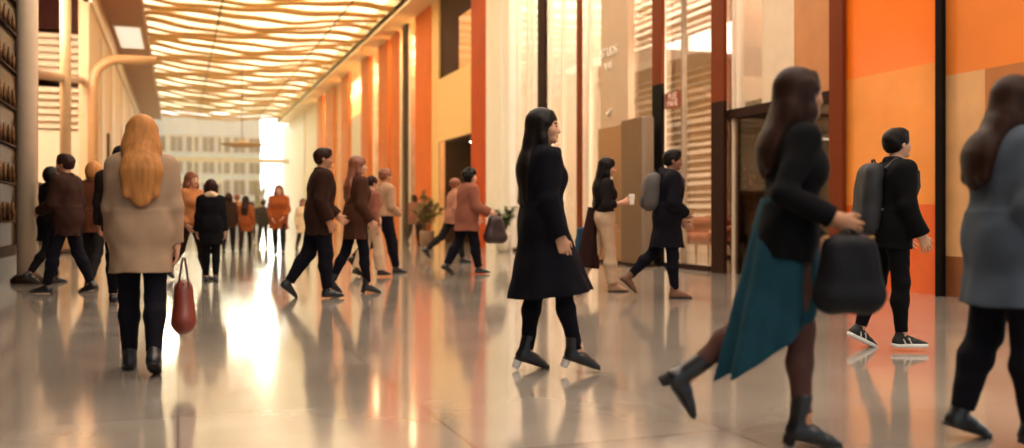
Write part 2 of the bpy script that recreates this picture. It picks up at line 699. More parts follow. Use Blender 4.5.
    def body(s, h, skin):
        f = Field()
        s.torso(f, 0.0)
        s.legs_f(f, 0.0)
        s.arms_f(f, 0.0)
        for _, _, an, fd, u in s.leg:
            f.cone(an + u * .02, an - u * .03 - fd * .03, .034, .03, .03)
            f.cone(an - u * .035 - fd * .02, an - u * .055 + fd * .1, .026, .02, .03)
            f.cone(an - u * .055 + fd * .1, an - u * .06 + fd * .14, .02, .014, .02, (u, .8))
        H = s.Hd
        g = 1.0 if s.sex == 'f' else 1.05
        f.cone(s.T(0, -.022, 1.375), H(0, -.022, .04), .054 * g, .05 * g, .04)
        R = s.HR()
        f.ell(H(0, -.012, .135), (.074 * g, .094 * g, .088), .03, R)
        f.ell(H(0, .03, .065), (.056 * g, .055, .064), .04, R)
        f.cone(H(-.018, .066, .016), H(.018, .066, .016), .016 * g, .016 * g, .03)
        f.cone(H(-.03, .06, .125), H(.03, .06, .125), .02, .02, .03)      # brow
        for x in (-.031, .031):
            f.ell(H(x, .094, .103), (.017, .016, .012), .012, R, 'sub')
            f.ell(H(x, .072, .103), (.013, .013, .012), .004, R)
            f.ell(H(x * 1.3, .058, .078), (.02, .022, .018), .03, R)
            sx_ = 1 if x > 0 else -1
            f.ell(H(sx_ * .077 * g, -.012, .1), (.009, .02, .031), .01, R)
        f.cone(H(0, .08, .11), H(0, .1, .072), .008, .012, .012)
        f.cone(H(-.011, .086, .068), H(.011, .086, .068), .008, .008, .008)
        f.cone(H(-.017, .078, .044), H(.017, .078, .044), .008, .008, .008, (s.HR()[:, 2], .7))
        f.cone(H(-.014, .077, .034), H(.014, .077, .034), .008, .008, .006, (s.HR()[:, 2], .75))
        for i in (0, 1):
            s.hand_f(f, i)
        o = s.obj('person', f, h, skin, None)
        # eyes, brows and lips as material zones of the one body mesh
        me = o.data
        n = len(me.polygons)
        cen = np.zeros(n * 3, np.float32)
        me.polygons.foreach_get('center', cen)
        cen = cen.reshape(-1, 3) / s.S
        loc = (cen - s.hc) @ R
        mi = np.zeros(n, np.int32)
        x, y, z = np.abs(loc[:, 0]), loc[:, 1], loc[:, 2]
        front = y > .05
        mi[front & (((x - .031) / .0135) ** 2 + ((z - .104) / .0085) ** 2 < 1)] = 1
        mi[front & (np.abs(z - .1265 + (x - .03) ** 2 * 6) < .0045) & (x > .013) & (x < .05)] = 2
        mi[front & (x < .022) & (np.abs(z - .039) < .0085)] = 3
        me.polygons.foreach_set('material_index', mi)
        o.location = s.me_loc
        o.rotation_euler = (0, 0, s.yaw)
        tag(o, s.label, 'person', s.group)
        s.o = o
        s.h = h
        return o

    # -- clothes
    def trousers(s, mat, o=.014, t_end=.96, flare=0.0, knee=0.0, name='trousers', top=1.06):
        f = Field()
        b = s.b
        f.cone(s.T(-.065, -.01, .93), s.T(.065, -.01, .93), .107 * b + o, .107 * b + o, .01)
        f.cone(s.T(-.06, -.005, 1.0), s.T(.06, -.005, 1.0), .09 * b + o, .09 * b + o, .05, None)
        s.legs_f(f, o, t_end, .06, True, flare, knee)
        f.plane(s.T(0, 0, top), (0, 0, 1))
        f.ripple(.0022, 46)
        return s.obj(name, f, s.h, mat, s.o)

    def shoe_(s, mat, sole_mat, kind='shoe', heel_mat=None, stripe=None):
        for sd, (hip, kn, an, fd, u) in zip(s.side, s.leg):
            side = np.cross(fd, u)
            f = Field()
            top = {'boot': .13, 'shoe': .02, 'sneaker': .03}[kind]
            up = nv(kn - an) if kind == 'boot' else u
            f.cone(an - u * .045 - fd * (.012 if kind == 'boot' else .022), an + up * top, .045 if kind == 'boot' else .04, .049 if kind == 'boot' else .043, .02, None, (False, True))
            f.cone(an - u * .05 - fd * .03, an - u * .045 + fd * .06, .037, .036, .03)
            f.cone(an - u * .045 + fd * .05, an - u * .062 + fd * .125, .037, .033, .03)
            f.cone(an - u * .06 + fd * .12, an - u * .066 + fd * .172, .033, .022 if kind != 'sneaker' else .027, .02, (u, .8))
            f.plane(an - u * .076, -u)
            o = s.obj('ankle_boot' if kind == 'boot' else ('sneaker' if kind == 'sneaker' else 'shoe'), f, min(s.h, .0075), mat, s.o)
            g = Field()
            gr = .005 if kind != 'sneaker' else .009
            g.cone(an - u * .07 - fd * .032, an - u * .07 + fd * .06, .036 + gr, .034 + gr, .01)
            g.cone(an - u * .07 + fd * .05, an - u * .07 + fd * .125, .035 + gr, .034 + gr, .03)
            g.cone(an - u * .07 + fd * .12, an - u * .07 + fd * .172, .033 + gr, .023 + gr, .02)
            th = .085 if kind != 'sneaker' else .09
            g.plane(an - u * th, -u)
            g.plane(an - u * (.072 if kind != 'sneaker' else .06), u)
            s.obj('sole', g, .006, sole_mat, o)
            if s.heel:
                k = Field()
                k.cone(an - u * .08 - fd * .04, an - u * (.086 + s.heel) - fd * .045, .03, .026, .01, None, (True, True))
                s.obj('heel', k, .006, heel_mat or sole_mat, o)
            if stripe is not None:
                k = Field()
                for q in (.0, .045):
                    k.cone(an - u * .062 + fd * (q + .02) + side * .044, an - u * .018 + fd * (q - .002) + side * .036, .007, .007, .004)
                    k.cone(an - u * .062 + fd * (q + .02) - side * .044, an - u * .018 + fd * (q - .002) - side * .036, .007, .007, .004)
                k.cone(an - u * .02 + fd * .055 - side * .03, an - u * .02 + fd * .055 + side * .03, .007, .007, .004)
                k.cone(an - u * .032 + fd * .085 - side * .03, an - u * .032 + fd * .085 + side * .03, .007, .007, .004)
                s.obj('stripe', k, .006, stripe, o)

    def coat(s, mat, hem=.5, o=.034, rx1=None, ry1=None, name='coat', collar=True, folds=7, amp=.035, sleeve=.97, back=0.0, cuff=.012, waist=0.0, rip=.0035, hood=False):
        """a garment with sleeves; below the hips it becomes a skirt-like tail down to the height hem"""
        f = Field()
        s.torso(f, o, waist=waist)
        s.arms_f(f, o * .75, sleeve, .05, True, cuff)
        ph = s.H * 7
        if hem < s.P[2] - .06:
            # how far the thighs reach to the front and back at the hem
            ys = []
            for hip, kn, an, _, _ in s.leg:
                for t in np.linspace(0, 1, 9):
                    for a, b in ((hip, kn), (kn, an)):
                        p = a + (b - a) * t
                        if p[2] > hem - .02:
                            ys.append(p[1])
            y0, y1 = min(ys + [0]) - .07, max(ys + [0]) + .07
            ry = ry1 or max((y1 - y0) / 2, .13) + .02
            rxx = rx1 or .2
            cy = (y0 + y1) / 2 - back
            a = s.T(0, -.006, 1.03)
            b = np.array([0, cy, hem])
            r0 = (.142 * s.b + o * .7, .086 * s.b + o * .75)
            f.econe(a, b, r0, (rxx, ry), (1, 0, 0), (0, 1, 0), .06, folds, amp, 'add', (True, True), ph)
            q = .72
            c = a + (b - a) * q
            e_ = b + (b - a) * .05
            mid = lambda i, t: r0[i] + ((rxx, ry)[i] - r0[i]) * t
            f.econe(c, e_, (mid(0, q) - .02, mid(1, q) - .02), (rxx - .015, ry - .015), (1, 0, 0), (0, 1, 0), .01, folds, amp, 'sub', (True, False), ph)
        else:
            f.plane((0, 0, hem), (0, 0, -1))
        if collar:
            for i in range(12):
                t0, t1 = i / 12 * 2 * PI, (i + 1) / 12 * 2 * PI
                pt = lambda t: s.T(.068 * math.cos(t), -.018 + .064 * math.sin(t), 1.425 - .022 * math.sin(t))
                f.cone(pt(t0), pt(t1), .019, .019, .02)
        if hood:
            f.ell(s.T(0, -.095, 1.395), (.12, .065, .075), .05)
            f.cone(s.T(-.09, -.03, 1.42), s.T(0, -.11, 1.44), .03, .04, .03)
            f.cone(s.T(.09, -.03, 1.42), s.T(0, -.11, 1.44), .03, .04, .03)
        f.ripple(rip, 26, s.H)
        return s.obj(name, f, s.h, mat, s.o)

    def tail(s, mat, name, a, b, r0, r1, folds=6, amp=.06, ph=0.0, hollow=True, cut=None):
        """a hanging skirt or cape: an open-bottomed flared tube from a down to b"""
        f = Field()
        a, b = np.asarray(a, float), np.asarray(b, float)
        ax = (1, 0, 0)
        ay = np.cross(nv(b - a), ax)
        f.econe(a, b, r0, r1, ax, ay, .02, folds, amp, 'add', (True, True), ph)
        if hollow:
            f.econe(a + (b - a) * .3, b + (b - a) * .06, (r0[0] * .7 + r1[0] * .3 - .02, r0[1] * .7 + r1[1] * .3 - .02), (r1[0] - .014, r1[1] - .014), ax, ay, .01, folds, amp, 'sub', (True, False), ph)
        if cut is not None:
            f.plane(*cut)
        f.ripple(.003, 20)
        return s.obj(name, f, s.h, mat, s.o)

    def hair(s, mat, style='short', length=.3, width=1.0, fringe=False, out=0.0):
        f, H, R = Field(), s.Hd, s.HR()
        g = 1.0 if s.sex == 'f' else 1.05
        o = .016 if style != 'short' else .013
        f.ell(H(0, -.018, .143), (.074 * g + o, .094 * g + o, .086 + o), .02, R)
        if style == 'short':
            f.ell(H(0, -.05, .1), (.074 * g, .062, .07), .03, R)
            f.ell(H(0, .035, .2), (.055, .05, .03), .03, R)
        if style in ('bob', 'curly'):
            f.ell(H(0, -.04, .09), (.1, .085, .1), .04, R)
            for x in (-1, 1):
                f.cone(H(x * .082, .005, .12), H(x * .083, .0, .015), .032, .03, .03)
        if style == 'curly':
            rnd = random.Random(int(s.px))
            for _ in range(46):
                t, p = rnd.uniform(0, 2 * PI), rnd.uniform(-.5, 1.4)
                v = (math.cos(t) * math.cos(p), math.sin(t) * math.cos(p), math.sin(p))
                if v[1] > .35 and v[2] < .55:
                    continue
                f.ell(H(v[0] * .1, -.02 + v[1] * .11, .13 + v[2] * .1), (.027, .027, .027), .02)
        # carve the face free
        f.ell(H(0, .125, .062), (.068 * g, .085, .088 if not fringe else .072), .02, R, 'sub')
        if style == 'short':
            f.cone(H(-.1, .03, .04), H(.1, .03, .04), .05, .05, .02, None, (False, False), 'sub')
            f.cone(H(0, -.03, -.03), H(0, -.06, -.03), .07, .07, .02, None, (False, False), 'sub')
        if style == 'long':
            n_ = s.nk
            back = s.T(0, -.125 - out, 1.30)
            end = s.T(0, -.135 - out, 1.42 - length)
            f.cone(H(0, -.055, .13), H(0, -.075, .02), .085, .086 * width, .04, (R[:, 1], .75))
            f.cone(H(0, -.075, .02), back, .088 * width, .092 * width, .04, ((0, 1, 0), .55))
            f.cone(back, end, .092 * width, .05 * width, .04, ((0, 1, 0), .42))
            for x in (-1, 1):
                f.cone(H(x * .07, -.005, .15), H(x * .084, .0, .02), .026, .03, .03)
                f.cone(H(x * .084, .0, .02), s.T(x * .105 * width, -.0, 1.33), .03, .034, .03)
                f.cone(s.T(x * .105 * width, -.0, 1.33), s.T(x * .1 * width, .065, 1.42 - length * .8), .034, .02, .03, ((0, 1, 0), .8))
                f.cone(H(x * .03, .055, .205), H(x * .074, .03, .13), .014, .02, .02)
                f.cone(H(x * .05, -.09, .05), s.T(x * .07 * width, -.13 - out, 1.42 - length * .95), .03, .022, .03)
        if style == 'tied':
            f.ell(H(0, -.115, .13), (.042, .04, .042), .02, R)
        if style == 'beanie':
            f.ell(H(0, -.02, .165), (.098, .116, .085), .02, R)
        f.ripple(.003 if style != 'curly' else .004, 60 if style in ('short', 'curly') else 14, 1 + s.px)
        return s.obj('hair', f, min(s.h, .008), mat, s.o)

    def scarf(s, mat, r=.04, name='scarf'):
        f = Field()
        for i in range(12):
            t0, t1 = i / 12 * 2 * PI, (i + 1) / 12 * 2 * PI
            pt = lambda t: s.T(.075 * math.cos(t), -.01 + .075 * math.sin(t), 1.43 - .02 * math.sin(t) + .008 * math.sin(3 * t))
            f.cone(pt(t0), pt(t1), r, r, .02)
        f.ripple(.004, 50)
        return s.obj(name, f, s.h, mat, s.o)

    # -- things carried: top-level, placed in the world where the figure holds them
    def carried(s, name, fld, h, mat, label, cat, origin):
        me = fld.mesh(name, h)
        me.transform(Matrix.Translation(-Vector(origin)))
        me.transform(Matrix.Scale(s.S, 4))
        o = mesh_obj(name, me, mat)
        Rz = Matrix.Rotation(s.yaw, 4, 'Z')
        o.location = Vector(s.me_loc) + Rz @ (Vector(origin) * s.S)
        o.rotation_euler = (0, 0, s.yaw)
        tag(o, label, cat)
        s._org = Vector(origin)
        return o

    def add_to(s, o, name, fld, h, mat):
        me = fld.mesh(name, h)
        me.transform(Matrix.Translation(-s._org))
        me.transform(Matrix.Scale(s.S, 4))
        return mesh_obj(name, me, mat, o)

    def bag(s, i, label, mat, hw_=.02, w_=.14, t_=.06, hgt=.3, drop=.14, round_=.3, name='handbag', cat='handbag', trim=None, shift=(0, 0), handle_r=.008):
        """a bag hanging from hand i; its wide side runs front to back"""
        gp = s.grip(i)
        top = gp + np.array([0, 0, -drop])
        top[0] += shift[0]
        top[1] += shift[1]
        bot = top + np.array([0, 0, -hgt])
        f = Field()
        r = t_
        f.cone(top + [0, -w_ * (1 - round_) + r, -r * .6], bot + [0, -w_ + r, r], r * .75, r, .02)
        f.cone(top + [0, w_ * (1 - round_) - r, -r * .6], bot + [0, w_ - r, r], r * .75, r, .02)
        f.cone(bot + [0, -w_ + r, r], bot + [0, w_ - r, r], r, r, .03)
        n = max(int(w_ / .03), 3)
        for q in range(n + 1):
            u = -1 + 2 * q / n
            f.cone(top + [0, u * (w_ * (1 - round_) - r), -r * .5], bot + [0, u * (w_ - r), r], r * .72, r, .015)
        f.ripple(.003, 30, 2.0)
        o = s.carried(name, f, .007 if s.h < .008 else .009, mat, label, cat, (bot[0], bot[1], bot[2]))
        for sx_ in (-1, 1):
            g = Field()
            pts = []
            for q in range(9):
                u = q / 8
                pts.append(top + np.array([sx_ * t_ * .45 * (1 - math.sin(u * PI) * .8), (u - .5) * 2 * w_ * .5 * (1 - .35 * math.sin(u * PI)), -.03 + (drop + .03) * math.sin(u * PI) ** .8]))
            g.chain(pts, [handle_r] * 9, .003, k_in=.003)
            s.add_to(o, 'handle', g, .006, trim or mat)
        g = Field()
        g.cone(top + [0, -w_ * (1 - round_) * .8, .004], top + [0, w_ * (1 - round_) * .8, .004], .008, .008, .003)
        s.add_to(o, 'zip', g, .005, M('brass zip', '8a6a3c', .35, 1.0))
        return o

    def backpack(s, label, mat, trim, hgt=.44, wd=.15, dp=.085):
        f = Field()
        c = lambda x, y, z: s.T(x, y, z)
        y = -.135 - dp
        zt, zb = 1.40, 1.40 - hgt
        for q in range(9):
            zz = zb + .07 + (hgt - .15) * q / 8
            r = dp * (1 - .12 * (q / 8) ** 2)
            f.cone(c(-wd + dp, y, zz), c(wd - dp, y, zz), r, r, .04)
        f.cone(c(-wd + dp + .02, y + .02, zt - .04), c(wd - dp - .02, y + .02, zt - .04), dp * .6, dp * .6, .07)
        f.ripple(.003, 30)
        org = c(0, y, zb)
        o = s.carried('backpack', f, s.h, mat, label, 'backpack', org)
        g = Field()
        for zz in (zb + .06, zb + .1, zb + .14):
            g.cone(c(-wd + dp + .005, y - dp * .62, zz), c(wd - dp - .005, y - dp * .62, zz), dp * .5, dp * .5, .06)
        s.add_to(o, 'front_pocket', g, s.h, trim)
        for x in (-1, 1):
            g = Field()
            g.chain([c(x * .09, -.12, 1.37), c(x * .1, -.05, 1.448), c(x * .105, .04, 1.44), c(x * .105, .125, 1.36), c(x * .115, .135, 1.25), c(x * .14, .09, 1.12), c(x * .135, -.06, 1.05), c(x * .11, -.15, 1.04)], [.017] * 8, .006, k_in=.006)
            s.add_to(o, 'shoulder_strap', g, .007, trim)
        g = Field()
        g.chain([c(-.035, y + .03, zt - .0), c(-.02, y + .02, zt + .035), c(.02, y + .02, zt + .035), c(.035, y + .03, zt - .0)], [.009] * 4, .004, k_in=.004)
        s.add_to(o, 'grab_loop', g, .006, trim)
        return o


# ================================================================== the setting
cream = M('cream plaster', 'e9d8bf', .55, var=.04, scale=2)
pale = M('pale plaster', 'efe4d4', .5, var=.03, scale=2)
beige = M('beige panel', 'd8bfa2', .45, var=.05, scale=3)
tan = M('tan panel', 'bc7c4b', .4, var=.08, scale=3)
orange = M('orange lacquer', 'f07317', .28, var=.06, scale=1.5, coat=.5)
orange_fin = M('orange fin', 'd8660a', .5, spec=.15, var=.08, scale=1.5)
burnt = M('burnt orange panel', 'b8430a', .5, spec=.15, var=.12, scale=1.2)
amber = M('amber panel', 'f2a44c', .3, var=.1, scale=1.3, coat=.4)
brown = M('dark brown metal', '2a140c', .6, spec=.12, var=.1)
rust = M('rust brown metal', '6e2e12', .5, spec=.15, var=.12, scale=2, stretch=(1, 1, .3))
black = M('black metal', '0c0807', .6, spec=.1)
maroon = M('maroon panel', '35110a', .6, spec=.1, var=.15)
steel = M('brushed steel', '8d7f72', .28, .9, var=.1, scale=5, stretch=(12, 12, .2))
bronze = M('bronze panel', 'b08d68', .3, .6, var=.1, scale=5, stretch=(10, 10, .3))
white = M('white paint', 'f2ece2', .4, var=.03)
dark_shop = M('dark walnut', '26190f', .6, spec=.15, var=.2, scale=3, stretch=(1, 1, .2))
ceil_m = M('soffit plaster', '9a5226', .6, var=.1, scale=1)
clear = glass_mat('clear glass')
smoke = glass_mat('smoked glass', (.5, .42, .36), .03, .3)
lettering_m = M('pale letters', 'fbf0de', .4, var=.03)
lum = M('luminous skylight', 'ffd6a8', .6, var=.42, scale=.35, emit=2.3, stretch=(1, .6, 1))
lamp_m = M('lamp diffuser', 'fff0d8', .5, var=.02, emit=.55)

fl = struct('floor', B().box(-14, 20, -8, 80, -.3, 0), floor_mat())
struct('ground', B().box(-40, 40, 80, 150, -.35, -.05), M('pale paving', 'cbbba8', .6, var=.08, scale=1))

# ceiling: a luminous skylight over the hall, plain soffits around it
struct('ceiling', B().box(-1.3, 8.0, 20, 80, 9.75, 9.9), lum)
struct('ceiling', B().box(-1.3, 8.0, -8, 20, 9.75, 9.9), M('unseen fill skylight', 'ffeedb', .6, var=.05, scale=.35, emit=2.3))  # unseen stretch over the camera, made to glow as whiter fill
struct('ceiling', B().box(-14, -1.3, -8, 80, 9.0, 9.25).box(-1.42, -1.3, 20, 80, 8.9, 9.9), ceil_m)
struct('ceiling', B().box(8.0, 15, -8, 80, 9.0, 9.25).box(8.0, 8.12, 20, 80, 8.9, 9.9), M('cream soffit', 'f0d3a6', .5, var=.04))

# left wall with the open gallery in front of it
struct('wall_left', B().box(-3.0, -2.7, 32.0, 80, 0, 9), M('warm beige wall', 'd2ac84', .55, var=.06, scale=1.2))
struct('wall_left', B().box(-9.3, -9.0, 16.4, 62, 0, 9).box(-9.0, -3.0, 61.7, 62, 0, 9), cream)
struct('wall_left', B().box(-2.75, -2.42, -2, 16.4, 0, 9), M('dark panelling', '1c110d', .35, var=.3, scale=2, stretch=(1, 1, .25)))
struct('wall_left', B().box(-9.0, -2.75, 16.2, 16.4, 0, 9), maroon)
struct('trim_1', B().box(-9, -3.02, 36.0, 36.3, 7.7, 9), maroon)
struct('trim_1', B().box(-9, -3.02, 36.1, 36.4, 2.2, 4.1), cream)
for k, (ya, yb) in enumerate(((36.5, 38.2), (42.0, 44.0), (49.5, 52.0), (58, 61))):
    struct('trim_2', B().box(-2.72, -2.64, ya, yb, 0, 7.6), beige)
struct('trim_3', B().box(-2.85, -2.6, 32, 80, 7.9, 8.3), cream)

# right wall: everything on one plane at x = 9
X = 9.0


def seg(name, a, b, z0, z1, m, x0=9.0, x1=9.07):
    x1 = x0 + .07 if name == 'trim_7' else max(x1, x0 + .06)
    return struct(name, B().box(x0, x1, Yw(a, x0), Yw(b, x0), z0, z1), m)


seg('wall_right', 283, 304, 0, 9, pale)
for a, b in ((317, 322), (325, 333), (341, 348), (361, 369), (378, 388), (391, 398)):
    seg('trim_4', a, b, 0, 9, orange_fin, 8.92, 9.1)
seg('wall_right', 304, 317, 0, 9, cream, 9.1)
seg('wall_right', 333, 341, 0, 9, amber, 9.1)
seg('wall_right', 348, 361, 0, 6.5, cream, 9.1)
seg('trim_5', 402.5, 406, 0, 9, brown, 8.9)
seg('wall_right', 415, 430, 0, 9, M('orange pier', 'e0640a', .5, spec=.15, var=.08, scale=1), 8.95)
seg('wall_right', 430, 438.5, 0, 9, M('peach panel', 'f2bd74', .45, var=.05))
seg('wall_right', 438.5, 471, 3.72, 6.02, M('honey panel', 'f6c47e', .45, var=.05))
seg('wall_right', 438.5, 459, 6.02, 9, maroon, 9.12)
seg('wall_right', 459, 471, 6.02, 7.8, amber)
seg('wall_right', 459, 471, 7.8, 9, maroon)
seg('wall_right', 471, 486, 0, 9, burnt, 8.93)
seg('wall_right', 486, 509, 0, 9, pale, 8.85)
seg('trim_6', 501, 502.2, 0, 9, white, 8.80, 8.86)
# the dark shop doorway beside the orange pier
struct('wall_right', B().box(9.3, 12, Yw(438.5) + .05, Yw(438.5) + .2, 0, 3.9).box(9.3, 12, Yw(471) - .15, Yw(471), 0, 3.9).box(11.9, 12.1, Yw(471), Yw(438.5), 0, 3.9), maroon)
struct('ceiling', B().box(9.3, 12, Yw(471) - .1, Yw(438.5) + .1, 3.72, 3.85), maroon)
# glass front, piers and panels of the tall shop
seg('trim_7', 537.5, 545, 0, 9, brown, 8.92)
seg('trim_7', 576.5, 580, 0, 9, rust, 8.92)
panel = seg('wall_right', 601, 628, 0, 9, M('greige panel', 'bfa184', .5, var=.04, scale=2), 8.92)
seg('trim_7', 628, 630, 0, 9, black, 8.99)
seg('trim_7', 652, 661.5, 3.6, 9, rust, 8.9)
seg('trim_7', 652, 661.5, 0, 3.6, black, 8.9)
seg('trim_7', 661.5, 663.5, 0, 9, cream, 8.95)
seg('trim_7', 711, 723.5, 3.0, 9, rust, 8.86)
seg('trim_7', 711, 723.5, 0, 3.0, brown, 8.86)
seg('wall_right', 762, 794, 2.78, 9, beige)
seg('wall_right', 794, 830, 2.78, 9, tan)
seg('trim_8', 724, 830, 2.68, 2.84, brown, 8.95)
seg('trim_7', 829, 842, 0, 9, rust, 8.9)
seg('wall_right', 842, 935, 2.95, 9, orange)
seg('wall_right', 842, 935, 1.15, 2.95, M('orange panel reflection', 'e88c38', .3, var=.12, scale=1.0, coat=.4))  # lighter amber paints the reflection low on the orange panel
seg('wall_right', 842, 935, 0, 1.15, M('red orange panel', 'dc5a18', .3, var=.05, coat=.4))
seg('trim_7', 935, 941.5, 0, 9, black, 8.88)
seg('wall_right', 941.5, 1150, 2.75, 9, M('soft orange panel', 'e07a2e', .3, var=.08, scale=1, coat=.4))
seg('wall_right', 941.5, 985, .5, 2.75, M('passerby reflection', 'cf9a66', .35, var=.12, scale=2, coat=.3))  # paints the reflection of passers-by into the orange pane
seg('wall_right', 985, 1150, 0.5, 2.75, M('russet panel', 'b06a38', .4, var=.15, scale=1.5, coat=.2))
seg('wall_right', 941.5, 1150, 0, .5, M('brown skirting', '7a4423', .4, var=.1))
struct('baseboard_right', B().box(8.97, 9.0, Yw(509) , Yw(486), 0, .12), brown)
for a, b in ((509.5, 537.5), (545, 576.5), (580, 601), (630, 652), (663.5, 711)):
    struct('baseboard_right', B().box(8.96, 9.1, Yw(b), Yw(a), 0, .09), brown)


def pane(n, a, b, z0, z1, m=clear, bars=(), zbars=(), bar_m=cream):
    o = struct('window_%d' % n, B().box(9.03, 9.05, Yw(b), Yw(a), z0, z1), m)
    for p in bars:
        B().box(8.99, 9.09, Yw(p) - .022, Yw(p) + .022, z0, z1).build('mullion', bar_m, o)
    for z in zbars:
        B().box(8.99, 9.09, Yw(b), Yw(a), z - .03, z + .03).build('transom', bar_m, o)
    return o


pane(1, 509, 537.5, .09, 9, bars=(513, 527, 532))
pane(2, 545, 576.5, .09, 9, bars=(549, 562))
pane(3, 580, 601, .09, 9, bars=(589,))
pane(4, 630, 652, .09, 9)
pane(5, 663.5, 711, .09, 9, bars=(682,), bar_m=M('thin grey bar', '8c7a68', .4))
pane(6, 723.5, 762, 2.84, 9, bars=(733, 737.5))
pane(7, 723.5, 830, .0, 2.68, smoke, bars=(733, 790), bar_m=beige)
pane(8, 369, 378, 0, 9, bars=(373,))
pane(9, 398, 415, 0, 9, bars=(400, 409))
pane(10, 348, 361, 6.5, 9)
pane(11, 322, 325, 0, 9)
pane(12, 388, 391, 0, 9)

# rooms behind the glass
struct('wall_right', B().box(13.6, 13.8, 13.5, 30, 0, 9), pale)
struct('wall_right', B().box(9.12, 13.6, 13.43, 13.5, 0, 9).box(9.3, 13.6, Yw(509) + .1, Yw(509) + .25, 0, 9), cream)
struct('trim_9', B().box(11.9, 13.6, 13.5, 26, 5.0, 5.5), M('grey slab', 'a89684', .6, var=.05))
struct('wall_right', B().box(12.4, 12.6, 8.5, 13.35, 3, 9), pale)
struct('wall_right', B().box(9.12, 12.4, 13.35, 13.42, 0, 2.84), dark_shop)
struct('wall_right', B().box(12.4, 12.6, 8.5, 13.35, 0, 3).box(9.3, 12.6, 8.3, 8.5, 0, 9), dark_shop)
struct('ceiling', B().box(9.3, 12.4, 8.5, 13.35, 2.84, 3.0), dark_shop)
struct('wall_right', B().box(10.3, 10.5, Yw(430), 82, 0, 9), M('warm shop wall', 'f4d6a2', .5, var=.08, scale=.8))
area('interior_lamp', (9.9, 52, 8.8), (0, 0, 0), .7, 40, 2500, (1.0, .72, .4))

# the far end: beams across the opening
struct('trim_10', B().box(-3, 9, 79.6, 80.1, 5.55, 5.9), M('beam paint', 'd9c0a2', .5, var=.05))
struct('trim_10', B().box(-3, 3.6, 79.7, 80.0, 3.75, 4.15), pale)
for x in (-2.6, -.9, 1.2, 3.5):
    struct('trim_10', B().box(x - .07, x + .07, 79.75, 79.95, 0, 8.9), pale)

# ================================================================== things of the hall
# wavy slats under the skylight
lou_m = M('ochre slat', 'dea350', .5, var=.15, scale=1.5)
lou_me = []
for v in range(4):
    b = bmesh.new()
    n = 60
    prev = None
    for i in range(n + 1):
        x = -1.28 + 9.26 * i / n
        u = i / n
        z = 9.28 - .26 * math.sin(PI * min(u * 1.12, 1)) ** 1.2 + .07 * math.sin(u * 9 + v * 1.7) + .03 * math.sin(u * 23 + v)
        hh = .045 + .02 * math.sin(u * 6 + v * 2.1)
        yy = .12 * math.sin(u * 4 + v * 1.3)
        ring = [b.verts.new((x, yy + a, z + c)) for a, c in ((-.16, hh), (-.15, hh - .05), (.15, -hh - .05), (.16, -hh))]
        if prev:
            for q in range(4):
                b.faces.new((prev[q], prev[(q + 1) % 4], ring[(q + 1) % 4], ring[q]))
        else:
            b.faces.new(ring[::-1])
        prev = ring
    b.faces.new(prev)
    bmesh.ops.recalc_face_normals(b, faces=b.faces)
    me = bpy.data.meshes.new('ceiling_slat')
    b.to_mesh(me)
    b.free()
    me.materials.append(lou_m)
    lou_me.append(me)
y = 22.0
k = 0
while y < 79.5:
    o = bpy.data.objects.new('ceiling_slat', lou_me[k % 4])
    C.objects.link(o)
    o.location = (0, y, 0)
    tag(o, 'long wavy ochre slat spanning the glowing ceiling from side to side', 'ceiling slat', 'wavy slats under the glowing ceiling')
    y += 1.45
    k += 1
for x, lb in ((1.55, 'thin dark cable along the glowing ceiling near its middle'), (6.1, 'thin dark cable along the glowing ceiling beside the pale wall strip')):
    o = B().tube([(x, 22, 9.02), (x, 40, 8.98), (x, 60, 9.02), (x, 79.5, 8.98)], .028, 6).build('ceiling_cable', black)
    tag(o, lb, 'cable')

# recessed light in the brown soffit
for y0, lb in ((41.0, 'pale rectangular light set in the brown soffit'),):
    r = empty('ceiling_light', (-2.0, y0 + 2.5, 8.98))
    tag(r, lb, 'ceiling light', None)
    B().box(-.56, .56, -2.6, 2.6, -.06, .02, .01).build('frame', beige, r)
    B().box(-.48, .48, -2.5, 2.5, -.075, -.05).build('diffuser', lamp_m, r)

# flat round lamp hanging far down the hall
p = ground(242, 235)
r = empty('pendant_lamp', (p.x, p.y, 4.75))
tag(r, 'flat round pendant lamp hanging before the far beam', 'pendant lamp')
B().lathe([(.02, -.16), (.5, -.14), (1.05, -.02), (1.08, .03), (.5, .1), (.1, .2), (.05, .34)]).build('lamp_shade', M('lamp shade', 'b98f60', .5), r, True)
B().tube([(0, 0, .3), (0, 0, 4.3)], .02, 6).build('cable', black, r)

# thin round columns by the gallery
for (px, py), rad, lb, m in (((27.5, 283), .145, 'thick cream column beside the dark shop wall', M('column paint', 'd8bfa2', .4, var=.04)), ((65.5, 254), .135, 'slim tan column behind the group of shoppers by the gallery', M('tan column', 'c39a70', .4, var=.05))):
    p = ground(px, py)
    r = empty('column', (p.x, p.y, 0))
    tag(r, lb, 'column')
    B().lathe([(rad, .12), (rad, 8.99)]).build('shaft', m, r, True)
    B().lathe([(rad * 1.6, 0), (rad * 1.6, .06), (rad * 1.15, .12)]).build('base', brown, r, True)

